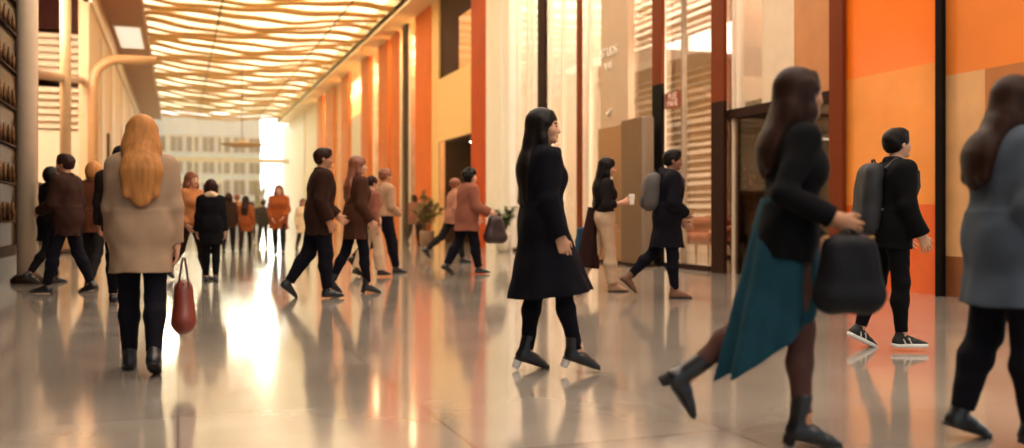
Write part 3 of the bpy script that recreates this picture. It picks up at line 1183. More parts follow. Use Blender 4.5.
# bent pipe rail on the left wall
y0 = Yw(93, -2.55)
p = empty('pipe_rail', (-2.55, y0, 0))
tag(p, 'big bent tan pipe standing by the beige wall and curving over', 'pipe')
z1 = 1 + (HORIZON - 57) / F_PX * (y0 * math.cos(TH) - 2.55 * math.sin(TH))
pts = [(0, 0, 0), (0, 0, z1 - 1.0)] + [(.85 - .85 * math.cos(t), .1 * t, z1 - .85 + .85 * math.sin(t)) for t in [i * PI / 2 / 8 for i in range(1, 9)]] + [(1.9, .2, z1 + .02)]
B().tube(pts, .15, 14).build('pipe', M('tan pipe', 'b78457', .4, var=.06), p, True)
B().lathe([(.28, 0), (.28, .04), (.16, .08)]).build('base_plate', brown, p, True)
yb = Yw(56, -2.85)
o = B().tube([(-2.88, 31.9, 5.35), (-2.88, 26, 4.6), (-2.88, 20, 3.85)], .11, 12).build('gallery_rail', M('rail paint', 'a67c58', .4), None, True)
tag(o, 'thick horizontal rail bar along the open gallery', 'rail')
for z, lb in ((6.1, 'pale louver blind above the gallery rail'), (4.15, 'pale louver blind below the gallery rail')):
    b = B()
    for i in range(6):
        b.box(-8.5, -3.05, 35.9, 36.15, z + i * .26, z + i * .26 + .12)
    o = b.box(-8.5, -3.05, 36.2, 36.24, z, z + 1.5).build('louver_blind', M('louver cream', 'ead9c0', .5, var=.04))
    tag(o, lb, 'blind')
# dark upright bar on the left wall, use unknown
yh = Yw(107, -2.7)
r = empty('wall_bar', (-2.66, yh, 2.6))
tag(r, 'slim dark upright bar fixed on the beige wall', 'sign')
B().box(-.04, .06, -.09, .09, 0, 1.75, .02).build('panel', black, r)
B().box(-.06, .02, -.12, .12, .1, .3, .01).build('mount', brown, r)

# showcase with glinting goods in the dark wall near the column
r = empty('display_case', (-2.40, 15.3, 0))
tag(r, 'dark glazed display case with glinting shelves beside the cream column', 'display case')
B().box(-.02, .05, -1.0, 1.0, .4, .55).box(-.02, .05, -1.0, 1.0, 4.3, 4.42).box(-.02, .05, -1.0, -.92, .4, 4.4).box(-.02, .05, .92, 1.0, .4, 4.4).build('frame', brown, r)
for i in range(6):
    sh = B().box(-.015, .04, -.92, .92, .9 + i * .58, .93 + i * .58).build('shelf', brown, r)
    for j in range(5):
        B().lathe([(.03, 0), (.035, .1), (.02, .2), (.012, .28)], .02, -.75 + j * .36 + .03 * (i % 2), 10).build('ornament', M('gilt ornament', '5a4028', .3, .8), sh, True, (0, 0, .93 + i * .58))

# steel entrance pylon with its bronze side leaf
yA, yB, yC = Yw(598, 8.6), Yw(623, 8.6), Yw(646, 8.6)
r = empty('entrance_pylon', (8.6, (yB + yC) / 2, 0))
tag(r, 'brushed steel entrance pylon with a bronze side leaf before the glass front', 'pylon')
yo = (yB + yC) / 2
B().box(-.1, .18, yC - yo, yB - yo - .1, .0, 2.95, .015).build('steel_slab', steel, r)
B().box(.0, .12, yB - yo + .06, yA - yo, .05, 2.9, .01).build('bronze_leaf', bronze, r)
B().box(-.02, .1, yB - yo - .06, yB - yo + .03, .05, 2.92).build('glass_edge', white, r)
B().tube([(-.07, yB - yo + .35, .7), (-.07, yB - yo + .35, 2.1)], .025, 10).build('pull_bar', steel, r, True)
B().box(-.14, .22, yC - yo - .05, yA - yo, 0, .06).build('plinth', brown, r)


def text(name, body, size, y, z, x, mat, parent, ext=.008):
    c = bpy.data.curves.new(name, 'FONT')
    c.body = body
    c.size = size
    c.extrude = ext
    c.align_x, c.align_y = 'CENTER', 'CENTER'
    o = bpy.data.objects.new('tmp', c)
    C.objects.link(o)
    dg = bpy.context.evaluated_depsgraph_get()
    me = bpy.data.meshes.new_from_object(o.evaluated_get(dg))
    bpy.data.objects.remove(o)
    me.name = name
    me.transform(Matrix.Translation((x, y, z)) @ Matrix.Rotation(-PI / 2, 4, 'Z') @ Matrix.Rotation(PI / 2, 4, 'X'))
    return mesh_obj(name, me, mat, parent)


# raised lettering on the greige panel
yp = Yw(613)
r = empty('wall_lettering', (8.9, yp, 4.3))
tag(r, 'raised pale letters in two lines on the greige panel', 'lettering')
text('upper_line', 'STUDS', .27, 0, .31, 0, lettering_m, r)
text('lower_line', 'VAI', .24, .04, .0, 0, lettering_m, r)
o = B().tube([(0, .1, -1.02), (0, .03, -1.07), (0, -.02, -1.0), (0, -.1, -.94)], [.02, .035, .03, .012], 8).build('emblem', lettering_m, r, True)
# small red sign on the glass
ys0, ys1 = Yw(666), Yw(681)
r = empty('door_sign', (8.99, (ys0 + ys1) / 2, 3.1))
tag(r, 'small square rust-red sign with pale letters on the glass front', 'sign')
B().box(-.012, .012, (ys1 - ys0) / 2, (ys0 - ys1) / 2, 0, .3).build('panel', M('rust red', '8a3a20', .5, var=.1), r)
text('upper_line', 'PLEE', .17, 0, .215, -.013, M('sign letters', 'f3dcc8', .5, var=.02), r, .004)
text('lower_line', 'PAHE', .17, 0, .08, -.013, M('sign letters', 'f3dcc8', .5), r, .004)

# slats behind the tall shop glass, standing in for streaks reflected in it
bl_m = M('reflection slat', 'f4eadc', .5, var=.05)
for (a, b, z0, z1, lb) in ((13.7, 19.4, 3.1, 4.95, 'wide slats imitating glass reflections behind the rust-red sign, under the grey slab'),
                           (19.8, 29.5, 1.0, 8.8, 'tall slats imitating glass reflections behind the dark-coated woman and brown mullions')):
    r = empty('window_blind', (13.2, (a + b) / 2, z0))
    tag(r, lb, 'blind')
    bb = B()
    n = int((z1 - z0) / .21)
    for i in range(n):
        w_ = .07 + .04 * math.sin(i * 1.7)
        bb.box(-.06, .04, -(b - a) / 2, (b - a) / 2, i * .21, i * .21 + w_)
    bb.build('slat_curtain', bl_m, r)
    B().box(-.02, .02, -(b - a) / 2, (b - a) / 2, z1 - z0 - .1, z1 - z0).build('head_rail', cream, r)
    B().box(.1, .12, -(b - a) / 2, (b - a) / 2, 0, z1 - z0).build('backing', M('slat backing', 'b59a7c', .6), r)

# red tufted bench seen through the glass
pb = Vector((11.0, Yw(702, 11.0), 0))
r = empty('tufted_bench', pb)
tag(r, 'red-brown tufted leather bench behind the shop glass', 'bench')
lea = M('red leather', '702b15', .4, var=.2, scale=9, coat=.2)
f = Field()
f.cone((-.25, -.7, .5), (-.25, .7, .5), .13, .13, .02)
f.cone((.2, -.7, .5), (.2, .7, .5), .13, .13, .1)
mesh_obj('seat', f.mesh('seat', .015), lea, r)
f = Field()
f.cone((.3, -.7, .85), (.3, .7, .85), .13, .13, .02)
f.cone((.28, -.7, .62), (.28, .7, .62), .12, .12, .1)
for iy in range(7):
    for iz in range(2):
        f.ell((.16, -.63 + iy * .21, .7 + iz * .17), (.045, .03, .03), .03, None, 'sub')
mesh_obj('backrest', f.mesh('backrest', .013), lea, r)
for sy in (-1, 1):
    f = Field()
    f.cone((-.28, sy * .78, .6), (.28, sy * .78, .72), .09, .1, .02)
    f.cone((-.28, sy * .78, .5), (.28, sy * .78, .5), .08, .08, .08)
    mesh_obj('armrest', f.mesh('armrest', .014), lea, r)
    for sx_ in (-.28, .28):
        B().tube([(sx_, sy * .7, .4), (sx_ * 1.1, sy * .74, 0)], [.03, .018], 8).build('leg', brown, r, True)
# pale counter and shelving deeper in the shop
r = empty('shop_counter', (12.3, 16.4, 0))
tag(r, 'pale shop counter behind the red bench', 'counter')
B().box(-.35, .35, -2.2, 2.2, .08, .95, .02).build('body', cream, r)
B().box(-.42, .42, -2.3, 2.3, .95, 1.02, .01).build('worktop', M('counter top', '8a6c52', .3), r)
B().box(-.3, .3, -2.1, 2.1, 0, .08).build('plinth', brown, r)
r = empty('shop_shelf', (13.3, 16.8, 0))
tag(r, 'tall grey shelf unit on the rear wall of the bright shop', 'shelf')
for sy in (-1.9, 0, 1.9):
    B().box(-.2, .2, sy - .03, sy + .03, 0, 3.0).build('upright', M('shelf grey', 'b3a08c', .5), r)
for i in range(5):
    B().box(-.2, .2, -1.9, 1.9, 1.15 + i * .44, 1.19 + i * .44).build('shelf', M('shelf grey', 'b3a08c', .5), r)
rnd = random.Random(5)
cols = ['7a4a2e', 'c8a27a', '4d4038', 'a8652f', 'e0cdb2']
n = 0
for i in range(4):
    yy = 15.1
    while yy < 18.3:
        if abs(yy - 16.8) < .2:
            yy = 17.02
        hh, ww = rnd.uniform(.14, .32), rnd.uniform(.14, .3)
        o = B().box(-.12, .12, -ww / 2, ww / 2, 0, hh, .012).build('shelf_box', M('box ' + cols[n % 5], cols[n % 5], .6), None, False, (13.28, yy, 1.19 + i * .44))
        tag(o, 'small box of goods standing on the tall grey shelf unit', 'box', 'boxes on the grey shelf unit')
        yy += ww + rnd.uniform(.1, .35)
        n += 1
# dark shop: bar counter, glowing strips painting reflected light streaks on the shelves, twig arrangement
r = empty('display_counter', (11.2, 11.0, 0))
tag(r, 'dark walnut display counter behind the smoked glass', 'counter')
B().box(-.3, .3, -1.7, 1.7, .08, 1.05, .015).build('body', dark_shop, r)
B().box(-.34, .34, -1.75, 1.75, 1.05, 1.11, .01).build('worktop', bronze, r)
B().box(-.26, .26, -1.65, 1.65, 0, .08).build('plinth', black, r)
for i, (z, lb) in enumerate(((1.55, 'lowest dark shelf with a painted streak of reflected light behind the smoked glass'), (1.95, 'middle dark shelf with a painted streak of reflected light behind the smoked glass'), (2.35, 'topmost dark shelf with a painted streak of reflected light behind the smoked glass'))):
    r = empty('glow_shelf', (10.35, 13.2, z))
    tag(r, lb, 'shelf')
    B().box(-.75, .75, -.14, .14, 0, .05).build('board', dark_shop, r)
    B().box(-.7 + i * .25, .1 + i * .25, -.16, -.14, .0, .035).build('reflection_strip', M('reflected streak', 'e9f2ea', .5, var=.02, emit=3.0), r)


def leafy(name, loc, n, rad, h0, h1, leaf, mat, stem_m, seed, label, cat, pot=None, up=.5, stems=9, stem_r=.008):
    rn = random.Random(seed)
    r = empty(name, loc)
    tag(r, label, cat)
    if pot:
        prof, pm = pot
        B().lathe(prof).build('pot', pm, r, True)
        B().lathe([(prof[-2][0] * .9, prof[-1][1] - .06), (prof[-2][0] * .9, prof[-1][1] - .03)]).build('soil', M('soil', '2c2018', .9), r)
    bs = B()
    tips = []
    for i in range(stems):
        a = i * 2.4 + rn.uniform(-.3, .3)
        q = rn.uniform(.3, 1) * rad
        hh = rn.uniform(h0 + (h1 - h0) * .45, h1)
        pts = [(.05 * math.cos(a), .05 * math.sin(a), h0), (q * .45 * math.cos(a), q * .45 * math.sin(a), h0 + (hh - h0) * .6), (q * math.cos(a), q * math.sin(a), hh)]
        tips.append([Vector(p_) for p_ in pts])
        bs.tube(pts, [stem_r, stem_r * .8, stem_r * .5], 6)
    bs.build('stem', stem_m, r, True)
    b = bmesh.new()
    for i in range(n):
        t = rn.choice(tips)
        u = rn.uniform(.25, 1.0)
        p_ = t[0].lerp(t[1], u * 2) if u < .5 else t[1].lerp(t[2], u * 2 - 1)
        a = rn.uniform(0, 2 * PI)
        dv = Vector((math.cos(a), math.sin(a), rn.uniform(-.3, up + .4))).normalized()
        sd = dv.cross(Vector((0, 0, 1))).normalized()
        nn = sd.cross(dv)
        L_ = leaf * rn.uniform(.6, 1.25)
        W_ = L_ * .3
        row = []
        for q, ww, dr in ((0, .12, 0), (.3, .95, .06), (.65, .75, .02), (1, .04, -.14)):
            c_ = p_ + dv * L_ * q + nn * L_ * dr
            row.append((b.verts.new(c_ - sd * W_ * ww), b.verts.new(c_ + nn * -.01 * ww), b.verts.new(c_ + sd * W_ * ww)))
        for x_, y_ in zip(row[:-1], row[1:]):
            b.faces.new((x_[0], x_[1], y_[1], y_[0]))
            b.faces.new((x_[1], x_[2], y_[2], y_[1]))
    me = bpy.data.meshes.new('foliage')
    b.to_mesh(me)
    b.free()
    me.polygons.foreach_set('use_smooth', [True] * len(me.polygons))
    o = mesh_obj('foliage', me, mat, r)
    o['kind'] = 'stuff'
    return r


leaf_m = M('green leaf', '4e5a33', .5, var=.35, scale=7)
p = ground(503, 252)
leafy('potted_shrub', p, 520, .42, .48, 1.28, .16, leaf_m, M('shrub stem', '5a4028', .7), 3, 'bushy green shrub in a pale pot before the cream pier', 'plant',
      ([(.15, 0), (.2, .03), (.24, .48), (.22, .5)], M('pale pot', 'c9bba6', .35, var=.05)))
p = ground(427, 246)
leafy('potted_shrub', p, 420, .5, .5, 1.85, .2, M('amber leaf', '7a6a35', .5, var=.3), M('shrub stem', '5a4028', .7), 8, 'tall loose shrub at the foot of the orange pier', 'plant',
      ([(.16, 0), (.2, .03), (.25, .48), (.23, .5)], M('brown pot', '7a5a40', .45, var=.05)))
leafy('twig_arrangement', (9.24, 13.12, 0), 230, .13, .35, 2.05, .075, M('bronze leaf', 'e0a864', .4, var=.3), M('twig', '4a3020', .6), 12,
      'bronze leafed twigs in a vase behind the smoked glass', 'plant', ([(.1, 0), (.13, .05), (.11, .3), (.08, .42), (.085, .45)], bronze), .5, 12)

# inside the maroon doorway: white column and a spotlight
ym = (Yw(438.5) + Yw(471)) / 2
r = empty('column', (10.6, ym + .35, 0))
tag(r, 'short white column inside the maroon shop doorway', 'column')
B().lathe([(.22, .1), (.22, 3.72)]).build('shaft', white, r, True)
B().lathe([(.3, 0), (.3, .1)]).build('base', pale, r)
r = empty('spotlight', (9.7, ym + .25, 3.72))
tag(r, 'tiny glowing spotlight in the maroon doorway ceiling', 'spotlight')
B().lathe([(.06, -.1), (.07, -.09), (.07, 0)]).build('housing', black, r, True)
B().lathe([(.045, -.115), (.05, -.1)]).build('bulb', M('spot bulb', 'fff4e0', .5, emit=12), r, True)

# ------------------------------------------------------------------ outside, past the far end
r = empty('building', (-2.2, 104, 0))
tag(r, 'pale building with a grid of windows outside the far end', 'building')
B().box(-9, 10.8, 0, 8, 0, 12).build('wall', M('far facade', 'f2ddc4', .7, var=.08, scale=.5), r)
for iz in range(4):
    for ix in range(12):
        x0 = -8.4 + ix * 1.63
        z0 = .9 + iz * 2.35
        fr = B().box(x0, x0 + 1.35, -.06, .02, z0, z0 + 1.75).build('window', pale, r)
        B().box(x0 + .06, x0 + .64, -.09, -.05, z0 + .07, z0 + 1.68).box(x0 + .71, x0 + 1.29, -.09, -.05, z0 + .07, z0 + 1.68).build('pane', M('far pane', '86705c', .2, var=.3, scale=.6), fr)
for iz in range(4):
    B().box(-9, 10.8, -.35, 0, 2.8 + iz * 2.35, 3.0 + iz * 2.35).build('ledge', pale, r)
leafy('street_tree', (8.0, 97, -.06), 900, 1.6, 0.0, 5.2, .42, M('pale leaf', '9a8a5a', .6, var=.3), M('tree bark', '5c4636', .8), 21, 'leafy tree outside in front of the pale building', 'tree', None, .5, 14, .06)

# thin haze in the long hall
b = B().box(-2.69, 8.84, 21.5, 79.5, .02, 8.88)
hz = b.build('haze', None)
hm = bpy.data.materials.new('haze')
hm.use_nodes = True
n_, l_ = hm.node_tree.nodes, hm.node_tree.links
n_.clear()
out = n_.new('ShaderNodeOutputMaterial')
vs_n = n_.new('ShaderNodeVolumeScatter')
vs_n.inputs['Color'].default_value = (1.0, .58, .28, 1)
vs_n.inputs['Density'].default_value = .014
vs_n.inputs['Anisotropy'].default_value = .7
l_.new(vs_n.outputs[0], out.inputs['Volume'])
hz.data.materials.append(hm)
tag(hz, 'thin warm haze hanging in the long hall', 'haze', None, 'stuff')


# ================================================================== the people
eye = M('dark eye', '1c1310', .2, var=.05)
brow = M('brow', '2a1a12', .8, var=.1)
lip = M('lips', '8a4a3c', .45, var=.05)
SK = {k: [M('skin ' + k, c, .5, var=.05, scale=20), eye, brow, lip] for k, c in (('fair', 'c99474'), ('warm', 'b57c58'), ('deep', '8a5a40'))}
HAIR = {'black': M('black hair', '17100d', .45, var=.3, scale=40, stretch=(1, 1, .1), spec=.12), 'brown': M('brown hair', '2c1810', .5, var=.3, scale=40, stretch=(1, 1, .1), spec=.12),
        'blonde': M('blonde hair', 'b0743f', .5, var=.25, scale=40, stretch=(1, 1, .1), spec=.12), 'auburn': M('auburn hair', '7a4022', .5, var=.25, scale=40, stretch=(1, 1, .1))}


def cl(name, col, rough=.85, **k):
    return M('cloth ' + name, col, rough, var=k.pop('var', .06), scale=k.pop('scale', 14), bump=.1, spec=.12, **k)


ink, night, char = cl('ink', '0d0c14'), cl('night', '100e16'), cl('charcoal', '1f1b1a')
blackc, choc, sand, camel = cl('black', '0b0a0d'), cl('chocolate', '2f1a12'), cl('sand', 'a98467'), cl('camel', 'a5693f')
teal, rose, copper, cream_c = cl('teal', '1a3e4b'), cl('rose brown', '84503f'), cl('copper', '94481f'), cl('cream', 'd9b993')
denim, greyblue, grey, oat = cl('denim', '2f4a60'), cl('grey blue', '474f5a'), cl('grey', '5c5753'), cl('oat', 'c3a384')
leath, sole_w, sole_b = M('black leather', '120f10', .35, var=.1, coat=.2), M('white sole', 'e6e0d8', .5, var=.03), M('dark sole', '1a1512', .7)
redbag = M('red brown leather', '7a2f1c', .4, var=.15, scale=5, coat=.15)
bagblack = M('bag black', '0d0c11', .6, spec=.2, var=.15)
packgrey = M('pack grey', '4a4340', .75, var=.12)
silver = M('heel white', 'd8d2ca', .3, var=.03)

# 1 the woman in the long dark coat
p = Person(1.63, 'f', lean=1, legs=((-3, 5, 0), (17, 4, 0)), arms=((4, 8, 22, 10), (-2, 9, 20, 12)), head=(-22, -3), heel=.055, splay=1)
p.root(542, 371.5, 76, 'woman in a long dark flared coat and heeled ankle boots, standing alone mid-hall')
p.body(.006, SK['fair'])
p.hair(HAIR['black'], 'long', .36, 1.1)
p.trousers(ink, .008, 1.0, name='leggings')
p.coat(ink, .52, .04, .26, .285, 'long_coat', True, 6, .035, waist=.012)
c_ = Field()
for sx_ in (-1, 1):
    c_.chain([p.T(sx_ * .03, .10, 1.16), p.T(sx_ * .055, .112, 1.28), p.T(sx_ * .075, .07, 1.41), p.T(sx_ * .05, -.05, 1.45)], [.012, .03, .03, .026], .01)
p.obj('lapel', c_, .007, ink, p.o)
p.shoe_(leath, sole_b, 'boot', silver)

# 2 the woman with the red-brown bag, walking away
p = Person(1.63, 'f', lean=3, legs=((10, 4, 0), (-10, 20, 24)), arms=((8, 5, 14, 0), (-4, 8, 6, 0)), splay=-.6, build=.98)
p.root(142, 371, 2, 'blonde woman in a long beige jacket walking away with a red-brown bag')
p.body(.007, SK['fair'])
p.hair(HAIR['blonde'], 'long', .27, 1.3, out=.03)
p.coat(cl('dusk beige', '9c7f66'), .66, .04, .205, .18, 'long_jacket', True, 5, .03, back=.02, cuff=-.006)
p.trousers(night, .014, .97)
p.shoe_(leath, sole_b, 'boot')
p.bag(1, 'red-brown leather handbag in the hand of the blonde woman in beige', redbag, w_=.15, t_=.075, hgt=.33, drop=.17, trim=M('strap brown', '4a2218', .5), shift=(.04, 0), name='handbag')

# 3-6 the group by the gallery
p = Person(1.72, 'f', legs=((12, 4, 0), (-16, 22, 24)))
p.root(50, 284, 60, 'dark-haired person in black beside the thick cream column')
p.body(.009, SK['warm'])
p.hair(HAIR['black'], 'bob')
p.coat(blackc, .62, .035)
p.trousers(blackc, .012)
p.shoe_(leath, sole_b)

p = Person(1.80, 'm', legs=((16, 4, 0), (-12, 12, 12)), arms=((10, 8, 60, 30), (-6, 8, 30, 0)), build=1.05)
p.root(67, 293, -60, 'tall man in a dark brown coat in front of the slim tan column')
p.body(.009, SK['warm'])
p.hair(HAIR['brown'], 'short')
p.coat(choc, .7, .04)
p.trousers(night, .016)
p.shoe_(leath, sole_b)

p = Person(1.74, 'f', legs=((8, 3, 0), (-12, 18, 18)), arms=((10, 9, 40, 20), (-4, 12, 12, 0)))
p.root(93, 288, 25, 'blonde woman in brown carrying a bright red bag beside the tall man in brown')
p.body(.009, SK['fair'])
p.hair(HAIR['blonde'], 'bob')
p.coat(cl('umber', '5a3220'), .75, .035)
p.trousers(char, .014)
p.shoe_(leath, sole_b)
p.bag(1, 'bright red shoulder bag on the blonde woman in brown', M('red leather bag', 'a83a1c', .45, var=.12), w_=.17, t_=.075, hgt=.32, drop=.06, shift=(.02, 0), name='shoulder_bag', cat='bag')

p = Person(1.80, 'm', legs=((12, 4, 0), (-14, 18, 20)))
p.root(121, 303, 10, 'dark-haired man mostly hidden behind the blonde woman in beige')
p.body(.009, SK['warm'])
p.hair(HAIR['black'], 'short')
p.coat(cl('soot', '241a17'), .78, .035)
p.trousers(night, .014)
p.shoe_(leath, sole_b)

# 7 woman with long hair, 8 short person in a pale scarf
p = Person(1.70, 'f', legs=((18, 6, 0), (-16, 26, 24)), arms=((12, 8, 50, 40), (-8, 8, 40, 30)))
p.root(191, 280, 140, 'long-haired woman in a tan top walking beside the short person with a pale scarf')
p.body(.009, SK['fair'])
p.hair(HAIR['auburn'], 'long', .3)
p.coat(camel, .84, .03, name='jumper')
p.trousers(choc, .012)
p.shoe_(leath, sole_b, 'boot')

p = Person(1.54, 'f', legs=((3, 1, 0), (-3, 3, 0)), arms=((2, 8, 10, 0), (-2, 8, 10, 0)), splay=-1.2)
p.root(211, 282, 0, 'short person in a black coat and pale scarf seen from behind')
p.body(.009, SK['fair'])
p.hair(HAIR['brown'], 'bob')
p.coat(blackc, .62, .035, .19)
p.scarf(cream_c, .042)
p.trousers(blackc, .01)
p.shoe_(leath, sole_b)

# the far cluster
far = [(228.5, 254.5, 1.60, 'f', 5, choc, night, 'brown', 'bob', .72, 'person in dark brown of the far cluster, next to the pale-scarf person'),
       (237, 249.5, 1.66, 'm', -6, camel, char, 'auburn', 'short', .8, 'person in a tan jacket and the tallest of the far cluster'),
       (245.5, 254, 1.52, 'f', 8, copper, choc, 'brown', 'long', .66, 'person in a copper coat beside the tan jacket of the far cluster'),
       (251.5, 242, 1.55, 'f', 0, choc, char, 'black', 'bob', .7, 'tiny distant person in brown just past the far cluster'),
       (263, 247, 1.50, 'm', 10, char, char, 'brown', 'short', .8, 'thin distant dark figure beside the long-haired woman in copper'),
       (303, 252, 1.48, 'f', 160, cream_c, choc, 'auburn', 'long', .6, 'person in a pale peach coat half hidden behind the striding man'),
       (414, 245, 1.72, 'f', 30, rose, char, 'brown', 'bob', .7, 'person in rose beside the dark mullion, near the tall loose shrub'),
       (422, 242.5, 1.74, 'm', 200, cl('tobacco', '6b3f25'), night, 'brown', 'short', .8, 'person in tobacco brown behind the tall loose shrub')]
for i, (px, py, H_, sx_, al, top, bot, hc, hs, hem, lb) in enumerate(far):
    g = (i % 3 - 1) * 4
    p = Person(H_, sx_, legs=((14 + g, 5, 0), (-14 + g, 22, 22)) if i % 2 else ((-12, 16, 18), (14 + g, 4, 0)), arms=((10, 8, 20, 10), (-10 - g, 8, 25, 10)))
    p.root(px, py, al, lb)
    p.body(.011, SK['warm'])
    p.hair(HAIR[hc], hs, .26)
    p.coat(top, hem, .035)
    p.trousers(bot, .012)
    p.shoe_(leath, sole_b)

p = Person(1.80, 'f', legs=((14, 4, 0), (-14, 20, 20)), arms=((8, 10, 40, 40), (-4, 10, 40, 40)), build=1.05)
p.root(279, 255, 185, 'long-haired woman in a copper coat walking towards the camera')
p.body(.010, SK['fair'])
p.hair(HAIR['auburn'], 'long', .3, 1.1)
p.coat(copper, .62, .04, .24)
p.trousers(char, .01)
p.shoe_(leath, sole_b, 'boot')

# the trio by the orange fins
p = Person(1.80, 'm', lean=5, legs=((-14, 20, 40), (8, 6, 0)), arms=((12, 8, 36, 20), (-12, 10, 34, 10)), head=(-12, 0), build=1.06)
p.root(319, 298, 78, 'big man in a dark brown coat striding past the orange fins')
p.body(.008, SK['warm'])
p.hair(HAIR['brown'], 'short')
p.coat(choc, .72, .045, .22)
p.trousers(night, .022, knee=.006)
p.shoe_(leath, sole_b, 'boot')

p = Person(1.74, 'f', lean=3, legs=((-14, 12, 18), (10, 4, 0)), arms=((10, 8, 30, 10), (-6, 10, 40, 10)), head=(-20, -2), heel=.03)
p.root(356, 293, 70, 'woman with long light hair in a brown coat beside the big striding man')
p.body(.008, SK['fair'])
p.hair(HAIR['auburn'], 'long', .26, 1.05)
p.coat(cl('bark', '45281b'), .68, .04, .21)
p.trousers(night, .01)
p.shoe_(leath, sole_b, 'boot')

p = Person(1.62, 'f', legs=((-8, 14, 20), (12, 6, 0)))
p.root(371, 277, 60, 'person in pale trousers half hidden behind the woman in the brown coat')
p.body(.009, SK['fair'])
p.hair(HAIR['brown'], 'tied')
p.coat(rose, .84, .03, name='jumper')
p.trousers(oat, .03, flare=.03)
p.shoe_(leath, sole_b)

p = Person(1.84, 'm', lean=4, legs=((-22, 30, 46), (16, 6, 0)), arms=((10, 8, 70, 45), (4, 8, 60, 40)))
p.root(383, 273, 62, 'person in a light tan jacket and black trousers near the dark mullion')
p.body(.008, SK['warm'])
p.hair(HAIR['auburn'], 'short')
p.coat(sand, .92, .04, name='jacket')
p.trousers(night, .026, knee=.01)
p.shoe_(leath, sole_b)

# the pair before the maroon doorway
p = Person(1.80, 'm', lean=5, legs=((-30, 22, 46), (16, 8, 0)), arms=((12, 8, 25, 0), (-10, 10, 25, 0)))
p.root(453, 262.5, 70, 'blurred-looking person in a dusty pink jacket half hidden behind the rose coat')
p.body(.009, SK['warm'])
p.hair(HAIR['auburn'], 'beanie')
p.coat(cl('dusty pink', 'a3705a'), .78, .04)
p.trousers(char, .018)
p.shoe_(leath, sole_b)

p = Person(1.80, 'm', lean=4, legs=((-16, 14, 26), (14, 5, 0)), arms=((14, 10, 30, 10), (8, 12, 58, 0)), head=(-25, 4), build=1.03)
p.root(467, 274, 68, 'curly-haired person in a boxy rose-brown coat carrying a dark bag past the maroon doorway')
p.body(.008, SK['fair'])
p.hair(HAIR['black'], 'curly')
p.coat(rose, .7, .06, .25, .22, folds=4)
p.trousers(night, .026)
p.shoe_(leath, sole_b)
p.bag(1, 'big dark rounded bag carried by the person in the rose-brown coat', M('plum leather', '2a1614', .5, var=.15), w_=.2, t_=.1, hgt=.42, drop=.03, round_=.25, name='tote_bag', cat='bag', shift=(.02, .0))

# the woman with the cup
p = Person(1.76, 'f', lean=3, legs=((-12, 22, 30), (8, 3, 0)), arms=((6, 8, 20, 10), (-8, 9, 108, 15)), head=(-10, 4), curl=(40, 62))
p.root(604, 291, 76, 'dark-haired woman in a black top and beige trousers holding a paper cup')
p.body(.007, SK['fair'])
p.hair(HAIR['black'], 'long', .34)
p.coat(cl('black knit', '1d1718'), .96, .022, name='top', collar=False, sleeve=.55, waist=.008)
p.trousers(oat, .018, .95, flare=.03, top=1.05)
p.shoe_(M('tan shoe', 'b98d68', .5, var=.06), sole_b, 'shoe')
g = p.grip(1)
f = Field()
f.cone(g + [0, .02, -.05], g + [0, .02, .075], .031, .041, .004, None, (True, True))
cup = p.carried('paper_cup', f, .006, M('paper cup', 'efe6da', .6, var=.03), 'white paper cup in the raised hand of the woman in beige trousers', 'cup', g + np.array([0, .02, -.05]))
f = Field()
f.cone(g + [0, .02, .075], g + [0, .02, .09], .044, .038, .004, None, (True, True))
p.add_to(cup, 'lid', f, .006, white)
p.tail(cl('maroon black', '2a1613'), 'wrap', p.T(-.1, -.12, 1.06), np.array([-.12, -.2, .30]), (.09, .07), (.15, .15), 5, .08, 1.0)
p.bag(0, 'blue denim bag hanging behind the woman with the paper cup', denim, w_=.13, t_=.05, hgt=.48, drop=-.02, round_=.3, name='tote_bag', cat='bag', shift=(-.12, -.40))

# the man with the grey backpack
p = Person(1.80, 'm', lean=6, legs=((-20, 26, 42), (7, 4, 0)), arms=((8, 8, 30, 20), (0, 12, 60, 50)), head=(-6, 2), build=1.05)
p.root(667, 297.5, 80, 'man in a long dark coat with a grey backpack walking past the red sign')
p.body(.007, SK['deep'])
p.hair(HAIR['black'], 'short')
p.coat(night, .58, .045, .2, .2, hood=True, back=-.04)
p.trousers(ink, .012)
p.shoe_(M('tan suede', '6b4630', .7, var=.1), sole_b, 'boot')
p.backpack('grey backpack on the man in the long dark coat', packgrey, M('pack trim', '332d2b', .7), .42, .16, .085)

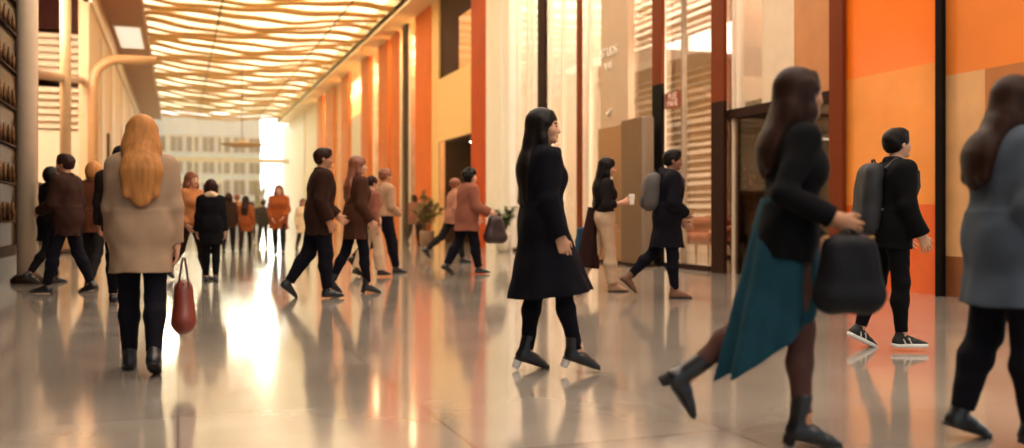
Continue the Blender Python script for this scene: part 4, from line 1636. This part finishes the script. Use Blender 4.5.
# the big blurred woman with the teal skirt
p = Person(1.62, 'f', lean=6, legs=((-20, 30, 46), (6, 6, 0)), arms=((8, 10, 30, 10), (-22, 13, 85, 0)), head=(12, -2), heel=.03, curl=(35, 60))
p.root(786, 440, 74, 'woman in a black top and trailing teal skirt striding with a black bag')
p.body(.006, SK['warm'])
p.hair(HAIR['brown'], 'long', .2, 1.05)
p.trousers(cl('mauve tights', '543832', .7), .004, 1.0, name='tights')
p.coat(blackc, .85, .024, name='top', collar=False, sleeve=.95, waist=.008)
p.tail(teal, 'skirt', p.T(0, -.0, 1.08), np.array([.0, -.12, .12]), (.16, .135), (.25, .23), 7, .1, 2.0, True, ((0, -.13, .42), (0, .60, -.80)))
p.shoe_(leath, sole_b, 'boot')
p.bag(1, 'large black bag in the hand of the woman in teal', bagblack, w_=.15, t_=.075, hgt=.32, drop=.04, round_=.12, name='handbag', shift=(.05, -.05), handle_r=.009)

# the man with the black backpack and striped sneakers
p = Person(1.61, 'm', lean=5, legs=((-9, 12, 26), (5, 5, 0)), arms=((10, 8, 20, 10), (0, 9, 26, 12)), head=(14, -4))
p.root(891, 349, 66, 'man in black with a black backpack and striped sneakers by the orange panels')
p.body(.006, SK['fair'])
p.hair(HAIR['black'], 'short')
p.coat(blackc, .8, .04, .19, .165, 'jacket', True, 4, .03)
p.trousers(blackc, .012, .93)
p.shoe_(M('black canvas', '15130f', .7), sole_w, 'sneaker', stripe=M('pale stripe', 'c9bfae', .6))
p.backpack('black backpack on the man in striped sneakers', M('pack black', '17161c', .7, var=.12), M('pack black trim', '0f0e12', .6), .56, .15, .075)

# the cropped person at the picture edge
p = Person(1.57, 'f', lean=4, legs=((-7, 10, 18), (6, 4, 0)), arms=((10, 10, 26, 8), (-8, 12, 34, 8)), build=1.08)
p.root(1008, 444, 60, 'person in a grey-blue jacket and dark trousers in front of the soft orange panel')
p.body(.007, SK['fair'])
p.hair(HAIR['brown'], 'long', .22, 1.1, out=.05)
p.coat(greyblue, .66, .055, .22, .2, 'jacket')
p.trousers(night, .02)
p.shoe_(leath, sole_b, 'boot')
